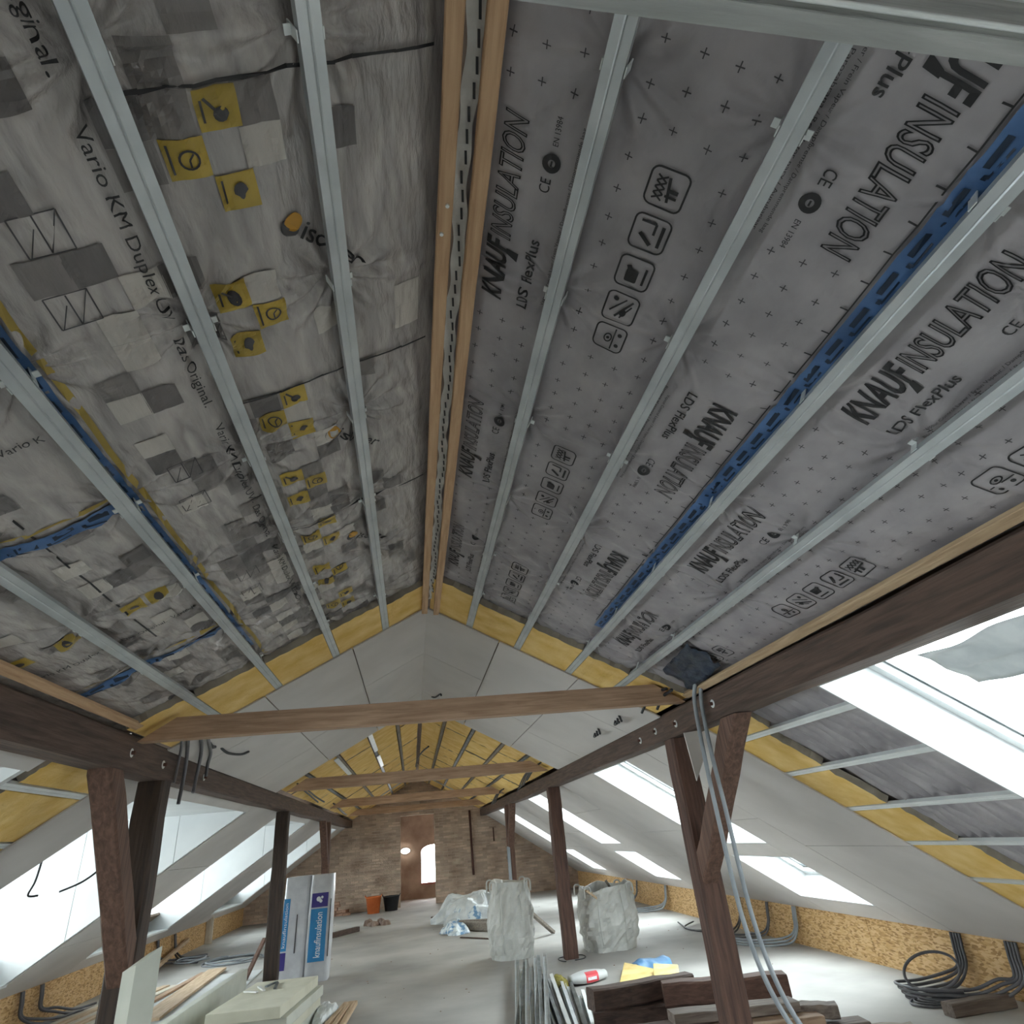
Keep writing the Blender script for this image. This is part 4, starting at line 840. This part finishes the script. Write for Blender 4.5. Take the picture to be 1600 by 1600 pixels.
for i, (x, y, z, a) in enumerate(((-2.45, 22.1, 0, .1), (-2.2, 22.15, 0, -.1), (-1.98, 22.1, 0, .3), (-2.42, 22.12, .075, 0), (-2.17, 22.12, .075, .2), (-2.35, 22.1, .15, -.2), (-2.28, 22.1, .225, .4), (-2.0, 22.12, .075, 1.2), (-2.5, 22.0, .15, .8), (-2.3, 22.05, .30, 0))):
    rbox('loose_brick', x, y, z, .24, .115, .071, a, mat('loose_brick', '8a6653', 'b5917c', scale=6, bump=.3), 'loose brick in the small heap at the foot of the gable', 'brick', 'loose bricks by the gable')
plank('dark timber piece on the floor beside the far post', (-1.85, 16.9, .05), (-1.3, 17.6, .05), .12, .10, wood('old_timber', *DK))
tag(beam('stick', (-1.93, 16.75, 0), (-1.98, 17.0, 1.2), .03, .03, wood('brown_plank', *LT, axis='Z')), 'thin stick leaning at the far post behind the packs', 'stick')
for i, (x, y, r) in enumerate(((-.98, 18.4, .14), (-.8, 18.5, .12), (-.68, 18.3, .13), (-1.1, 18.55, .1))): heap('rubble_lump', x, y, r, r*.8, .10+.03*(i % 2), mat('rubble', '7d6a60', '9c877b', scale=8, bump=.4), 'brown rubble lump on the floor before the orange bucket', 'rubble', 20+i, rough=.7, group='rubble lumps on the open floor')
tag(tube('iron_rod', [(1.86, YF-.06, 2.52), (1.88, YF-.06, 1.6), (1.90, YF-.06, .66)], .035, M_RUST, n=3), 'dark rusty iron bar hanging on the brick gable', 'bar')
tag(tube('iron_rod', [(2.62, YF-.05, 1.95), (2.62, YF-.05, 1.55)], .02, M_RUST, n=2), 'short rusty iron pin in the brick gable', 'bar')
heap('tarpaulin_heap', 1.45, 17.2, .75, .7, .52, M_FILM, 'heap of whitish tarpaulin and rubble left of the tall bag', 'tarpaulin', 5, rough=.9)
heap('tarpaulin_heap', 1.22, 16.6, .38, .3, .34, M_FILMB, 'blue streaked film bundle lying on the whitish tarpaulin heap', 'tarpaulin', 8, rough=.9)
heap('plastic_film', .84, 15.2, .26, .42, .17, M_FILMB, 'crumpled blue and white film on the open floor', 'film', 9, rough=.9)
plank('grey timber under the tarpaulin heap', (1.05, 15.45, .08), (1.75, 14.6, .08), .16, .15, wood('grey_timber', *GYW))
plank('second grey timber behind the tall bag', (1.0, 16.0, .07), (1.9, 15.4, .07), .14, .13, wood('grey_timber', *GYW))
plank('thin dark lath on the floor before the tarpaulin heap', (.9, 14.4, .012), (1.5, 13.6, .012), .04, .02, wood('old_timber', *DK))
plank('thin brown lath on the floor beside the tarpaulin heap', (.45, 18.6, .015), (1.0, 18.2, .03), .08, .03, wood('old_timber', *DK))
plank('grey lath leaning beside the tall bag', (2.05, 12.9, .45), (2.55, 13.4, .03), .08, .05, wood('grey_timber', *GYW))
# ------------------------------------------------------------------ rubble bags
def bigbag(cx, cy, w, d, h, seed, label, top, is_open, flare):
    t = thing('rubble_bag', (cx, cy, 0), label, 'bag'); n1, n2 = 44, 15; V, F = [], []
    def ringp(f, inner=0.):
        out = []
        for k in range(n1):
            a = 2*math.pi*k/n1; ca, sa = math.cos(a), math.sin(a); p = 3.2; rr = (abs(ca)**p+abs(sa)**p)**(-1/p)
            wv = 1+.05*float(vn(3*ca+seed, 3*f+sa*2+seed))+.05*float(vn(6*ca+seed*2, 4*f+6*sa))-.13*abs(float(vn(5*ca+4*f+seed, 5*sa-3*f)))+.02*float(vn(16*ca+seed, 16*sa+9*f))
            wv *= (.93+.16*math.sin(math.pi*min(f*1.1, 1)))*(1+flare*(f-.5)) - inner
            zt = h*f*(1+(top*float(vn(1.3*ca+seed*5, 1.3*sa+seed)) if f > .7 else 0)*(f-.7)/.3)
            wv += .028*TAB[(k*7+seed*31) % 256, (int(f*40)*13+k) % 256]
            out.append((cx+w/2*rr*ca*wv+.02*f, cy+d/2*rr*sa*wv, max(zt, 0)))
        return out
    rings = [ringp(i/n2) for i in range(n2+1)]
    if is_open: rings += [ringp(1., .05), ringp(.85, .06), ringp(.72, .07)]
    else: rings += [ringp(.99, .06), ringp(.92, .3), ringp(.9, .6), ringp(.9, .9)]
    for r in rings: V += r
    for i in range(len(rings)-1):
        for k in range(n1): F.append((i*n1+k, i*n1+(k+1) % n1, (i+1)*n1+(k+1) % n1, (i+1)*n1+k))
    F += [tuple(range(n1-1, -1, -1)), tuple((len(rings)-1)*n1+k for k in range(n1))]
    fixn(raw('sack', V, F, M_BAG, t))
    for sx, sy in ((-1, -1), (1, -1), (-1, 1), (1, 1)):
        x, y = cx+sx*w*.42, cy+sy*d*.42; tube('lifting_loop', [(x-.05, y, h*.86), (x-.045, y, h*1.0), (x, y, h*1.03), (x+.045, y, h*1.0), (x+.05, y, h*.86)], .014, M_BAG, t, n=4, k=6)
    for sx in (-.25, .2): tube('seam', [(cx+w*sx, cy-d*.5, .1), (cx+w*sx*1.1, cy-d*.535, h*.5), (cx+w*sx, cy-d*.5, h*.9)], .008, M_BAG, t, n=4, k=5)
bigbag(1.53, 11.6, .66, .62, 1.02, 3, 'tall closed white rubble bag beside the profile stack', .05, False, -.12)
bigbag(3.02, 11.25, .82, .8, .84, 6, 'open white rubble bag with wood scraps sticking out', .14, True, .08)
for i, (p0, p1, w) in enumerate((((2.66, 10.93, .82), (2.95, 10.95, .60), .07), ((2.72, 10.98, .80), (3.02, 11.02, .60), .05), ((2.8, 11.05, .70), (3.1, 11.1, .62), .09), ((3.1, 11.3, .9), (3.25, 11.25, .62), .12))):
    plank(['pale board end poking out of the open bag', 'narrow lath in the open bag', 'flat offcut on top of the open bag filling', 'grey card piece standing in the open bag'][i], p0, p1, w, .03, [WPL, WPL, wood('grey_timber', *GYW), wood('grey_timber', *GYW)][i])
heap('rubble_filling', 3.02, 11.25, .22, .22, .58, mat('rubble', '7d6a60', '9c877b', scale=8, bump=.4), 'dark rubble filling inside the open white bag', 'rubble', 30, z0=.03, rough=.3)
tube_pts = [(2.16, 10.6, .012), (2.1, 10.75, .012), (2.15, 10.95, .012), (2.45, 10.98, .012), (2.5, 10.8, .012), (2.44, 10.66, .012), (2.3, 10.62, .012)]
cable('thin dark wire lying round the foot of the slim brown post', tube_pts, .007, M_BLACK, name='loose_cable', cat='cable', k=6)
# ------------------------------------------------------------------ stack of metal profiles
def cprof(p0, p1, w, h, roll, m):
    p0, p1 = np.array(p0), np.array(p1); d = nrm(p1-p0); r = nrm(np.cross(d, (0, 0, 1))); u = np.cross(r, d); c, s = math.cos(roll), math.sin(roll); r, u = r*c+u*s, -r*s+u*c
    pr_ = [(-w/2, 0), (w/2, 0), (w/2, h), (w/2-.003, h), (w/2-.003, .003), (-w/2+.003, .003), (-w/2+.003, h), (-w/2, h)]; V = [q+r*a+u*b for q in (p0, p1) for a, b in pr_]; n = 8
    return np.array(V), [(i, (i+1) % n, n+(i+1) % n, n+i) for i in range(n)]+[tuple(range(n)), tuple(range(2*n-1, n-1, -1))]
lay = []
for i in range(12):
    x0 = 1.20+.045*i; y1 = [9.0, 9.6, 10.6, 10.5, 10.4, 10.55, 10.5, 9.9, 10.6, 10.7, 10.75, 10.6][i]
    lay.append(((x0*.62+.0, 6.2, .012+.045*(i % 3)), (x0+.16, y1, .012+.045*(i % 3)), .05, .04, [0, 1.5, 0][i % 3]))
for i in range(11):
    lay.append(((1.22+.03*i, 6.2, .02+.022*(i % 4)), (1.60+.03*i, 9.6-.14*i, .02+.022*(i % 4)), .055, .04, [0, 1.4, 0, 1.7][i % 4]))
for i, (p0, p1, w, h, rl_) in enumerate(lay):
    z = .02+.06*(i % 3 == 1); V, F = cprof((p0[0], p0[1], p0[2]+(w/2 if rl_ else 0)), (p1[0], p1[1], p1[2]+(w/2 if rl_ else 0)), w, h, rl_, [M_STEELW, M_STEELD, M_STEEL][i % 3])  # every third profile darker: shade between the profiles put into the colour
    tag(fixn(raw('metal_profile', V, F, [M_STEELW, M_STEELD, M_STEEL][i % 3])), 'thin galvanised profile in the long bundle %s' % ('pointing at the tall rubble bag' if i < 12 else 'fanned out towards the dark timber pile'), 'profile', 'profiles pointing at the bag' if i < 12 else 'profiles fanned towards the timber')
# ------------------------------------------------------------------ things before the open bag
cb = thing('cement_bag', (2.13, 9.2, 0), 'white paper bag with a red print lying on the floor', 'bag')
V, F = [], []
n1, n2 = 20, 14
for i in range(n2+1):
    f = i/n2; e = math.sin(math.pi*min(max(f, .06), .94))**.3
    for k in range(n1):
        a = 2*math.pi*k/n1; V.append((1.88+.5*f, 9.13+.15*f+.17*e*math.copysign(abs(math.cos(a))**.6, math.cos(a)), .055+.055*e*math.copysign(abs(math.sin(a))**.7, math.sin(a))+.006*float(vn(a*2, f*6))))
for i in range(n2):
    for k in range(n1): F.append((i*n1+k, i*n1+(k+1) % n1, (i+1)*n1+(k+1) % n1, (i+1)*n1+k))
F += [tuple(range(n1-1, -1, -1)), tuple(n2*n1+k for k in range(n1))]; fixn(raw('paper_sack', V, F, M_EDGE, cb, smooth=True))
V, F = [], []
for i in range(7):
    f = .38+.34*i/6; e = math.sin(math.pi*f)**.3
    for k in range(7):
        a = math.radians(100+110*k/6); V.append((1.88+.5*f, 9.13+.15*f+.174*e*math.copysign(abs(math.cos(a))**.6, math.cos(a)), .055+.06*e*math.copysign(abs(math.sin(a))**.7, math.sin(a))))
for i in range(6):
    for k in range(6): F.append((i*7+k, i*7+k+1, (i+1)*7+k+1, (i+1)*7+k))
raw('red_print', V, F, M_RED, cb, smooth=True)
raw('white_bar', [(2.09, 9.020, .045), (2.21, 9.056, .045), (2.21, 9.056, .075), (2.09, 9.020, .075)], [(0, 1, 2, 3)], M_WHITE, cb)
heap('moss_roll', 1.76, 9.12, .10, .16, .12, mat('olive_wool', '6b6230', '8f853f', scale=14, bump=.6), 'small olive green wool clump at the end of the profile bundle', 'wool', 12, rough=.6)
def poly_slab(name, pts, z0, h, m, label, cat, bump=.01, parent=None):
    n = len(pts); V = [(x, y, z0) for x, y in pts]+[(x, y, z0+h+bump*((i*7) % 3-1)) for i, (x, y) in enumerate(pts)]
    o = fixn(raw(name, V, [tuple(range(n)), tuple(range(2*n-1, n-1, -1))]+[(i, (i+1) % n, n+(i+1) % n, n+i) for i in range(n)], m)); b = o.modifiers.new('edge', 'BEVEL'); b.width = .01; b.segments = 2
    return tag(o, label, cat)
poly_slab('wool_piece', [(2.18, 8.1), (2.72, 9.55), (3.0, 8.55), (2.75, 7.9)], 0, .09, mat('pale_wool', 'd9bd77', 'e6cf94', rough=.95, scale=5, bump=.4), 'pale yellow glass wool piece lying before the blue sheet', 'insulation')
poly_slab('wool_piece', [(2.62, 8.1), (2.85, 8.75), (3.05, 8.45), (2.85, 7.9)], .115, .06, mat('pale_wool', 'd9bd77', 'e6cf94', rough=.95, scale=5, bump=.4), 'smaller yellow glass wool offcut on the larger piece', 'insulation')
sheet('blue_sheet', lambda u, v: (2.88+.42*u-.18*v+.02*math.sin(9*v), 9.75-.1*u-1.35*v, .03+.05*abs(float(vn(u*4, v*4+3)))+.05*u*(1-v)), 12, 14, mat('blue_film', '4f8fca', '6fabdf', rough=.4, scale=4), 'crumpled light blue film beside the yellow wool piece', 'film')
# ------------------------------------------------------------------ timber pile
WD = wood('pile_dark', '3b2c27', '5f4a41', 'X'); WG = wood('pile_grey', '5d5049', '857970', 'X'); WT = wood('pile_tan', '7d6350', 'a58b74', 'X')
for i, (p0, p1, w, h, m, lb) in enumerate((
    ((1.62, 6.95, .12), (3.05, 6.65, .12), .2, .2, WD, 'thick dark old beam at the back of the timber pile'),
    ((1.56, 6.74, .33), (2.6, 6.95, .30), .16, .16, WD, 'dark beam end lying raised across the timber pile'),
    ((2.2, 6.60, .32), (3.25, 6.32, .32), .19, .17, wood('pile_red', '4a332c', '6e5145', 'X'), 'red brown beam with a split end behind the thick post'),
    ((1.8, 6.35, .1), (2.5, 6.25, .1), .17, .18, WD, 'short dark beam in the middle of the timber pile'),
    ((2.05, 6.05, .28), (3.1, 5.98, .26), .2, .07, WG, 'grey weathered plank on top of the timber pile'),
    ((2.1, 5.95, .18), (3.2, 5.80, .18), .18, .08, WT, 'tan timber with a cut end facing the profiles'),
    ((2.2, 6.0, .08), (3.6, 5.85, .08), .2, .1, WG, 'grey timber at the bottom of the pile, before the thick post'),
    ((3.05, 6.02, .21), (3.4, 5.86, .21), .16, .09, WG, 'short grey block at the end of the timber pile'),
    ((3.45, 5.75, .06), (3.85, 5.60, .06), .16, .11, wood('pile_pale', '8a8176', 'aba294', 'X'), 'pale grey timber block on the floor beyond the pile'),
    ((3.35, 5.45, .05), (3.75, 5.35, .05), .14, .1, wood('pile_pale', '8a8176', 'aba294', 'X'), 'pale timber offcut nearest the viewer beside the pile'),
    ((1.75, 6.0, .06), (2.05, 5.7, .06), .1, .1, WD, 'dark short stick before the timber pile'))):
    tag(beam('old_timber', p0, p1, w, h, m, seg=6, wob=.006, seed=60+i), lb, 'timber')
tag(beam('old_timber', (4.50, 6.02, .05), (5.12, 6.02, .05), .13, .1, WG, seg=4, wob=.004, seed=80), 'grey squared timber lying before the nearest conduit bunch', 'timber')
# loose film by the near skylight
def flap(u, v):
    y = 2.62-1.5*u; k = .25+.1*math.sin(u*5)
    return (2.42+.27*v+.02*math.sin(6*u+v*3), y, 2.29-.16*v-.05*math.sin(v*3)*u+.02*float(vn(u*7, v*5)))
sheet('loose_film', flap, 30, 10, M_FILM, 'loose white film hanging behind the purlin before the near skylight', 'film')
for side in (R_, L_):
    tag(slab('gable_strip', side, 'U', .3, 1.3, 20.45, 20.52, -.02, .01, M_EDGE), 'narrow white strip under the far yellow roof, %s' % sl[side], 'strip', 'white strips before the gable')
for (d, y0, y1, lb) in ((.775, 9.95, 11.8, 'bright metal strip in the far yellow roof, nearer piece'), (.775, 12.5, 14.2, 'bright metal strip in the far yellow roof, farther piece'), (1.29, 10.2, 12.6, 'grey metal strip in the far yellow roof above the purlin')):
    tag(slab('metal_strip', L_, 'U', d-.03, d+.03, y0, y1, -.012, -.002, M_STEELW), lb, 'strip')
# wall light in the back room
wl = thing('wall_light', (-.27, 25.1, 1.42), 'small glowing oval wall light in the room behind the gable', 'lamp')
def oval(name, rx, rz, y0, y1, m):
    n = 24; V = [(-.27+rx*math.cos(2*math.pi*k/n), y, 1.5+rz*math.sin(2*math.pi*k/n)) for y in (y0, y1) for k in range(n)]
    fixn(raw(name, V, [tuple(range(n)), tuple(range(2*n-1, n-1, -1))]+[(k, (k+1) % n, n+(k+1) % n, n+k) for k in range(n)], m, wl))
oval('housing', .17, .10, 25.15, 25.2, M_EDGE); oval('glowing_cover', .15, .08, 25.10, 25.15, emis('lamp_glow', 'fff6ea', 6.))
# floor litter
LV, LF = [], []
for i in range(110):
    x, y = random.uniform(-3.5, 4.6), random.uniform(7, 21); r = random.uniform(.005, .016); n = len(LV)
    for q in [(1, 0, 0), (0, 1, 0), (-1, 0, 0), (0, -1, 0)]: LV.append((x+q[0]*r*random.uniform(.6, 1.4), y+q[1]*r*random.uniform(.6, 1.4), .0))
    LV.append((x, y, r*.7)); LF += [(n, n+1, n+4), (n+1, n+2, n+4), (n+2, n+3, n+4), (n+3, n, n+4)]
lt = raw('floor_litter', LV, LF, mat('rubble', '7d6a60', '9c877b', scale=8, bump=.4)); lt['kind'] = 'stuff'; tag(lt, 'small crumbs of rubble scattered over the pale floor', 'litter')
lt['kind'] = 'stuff'
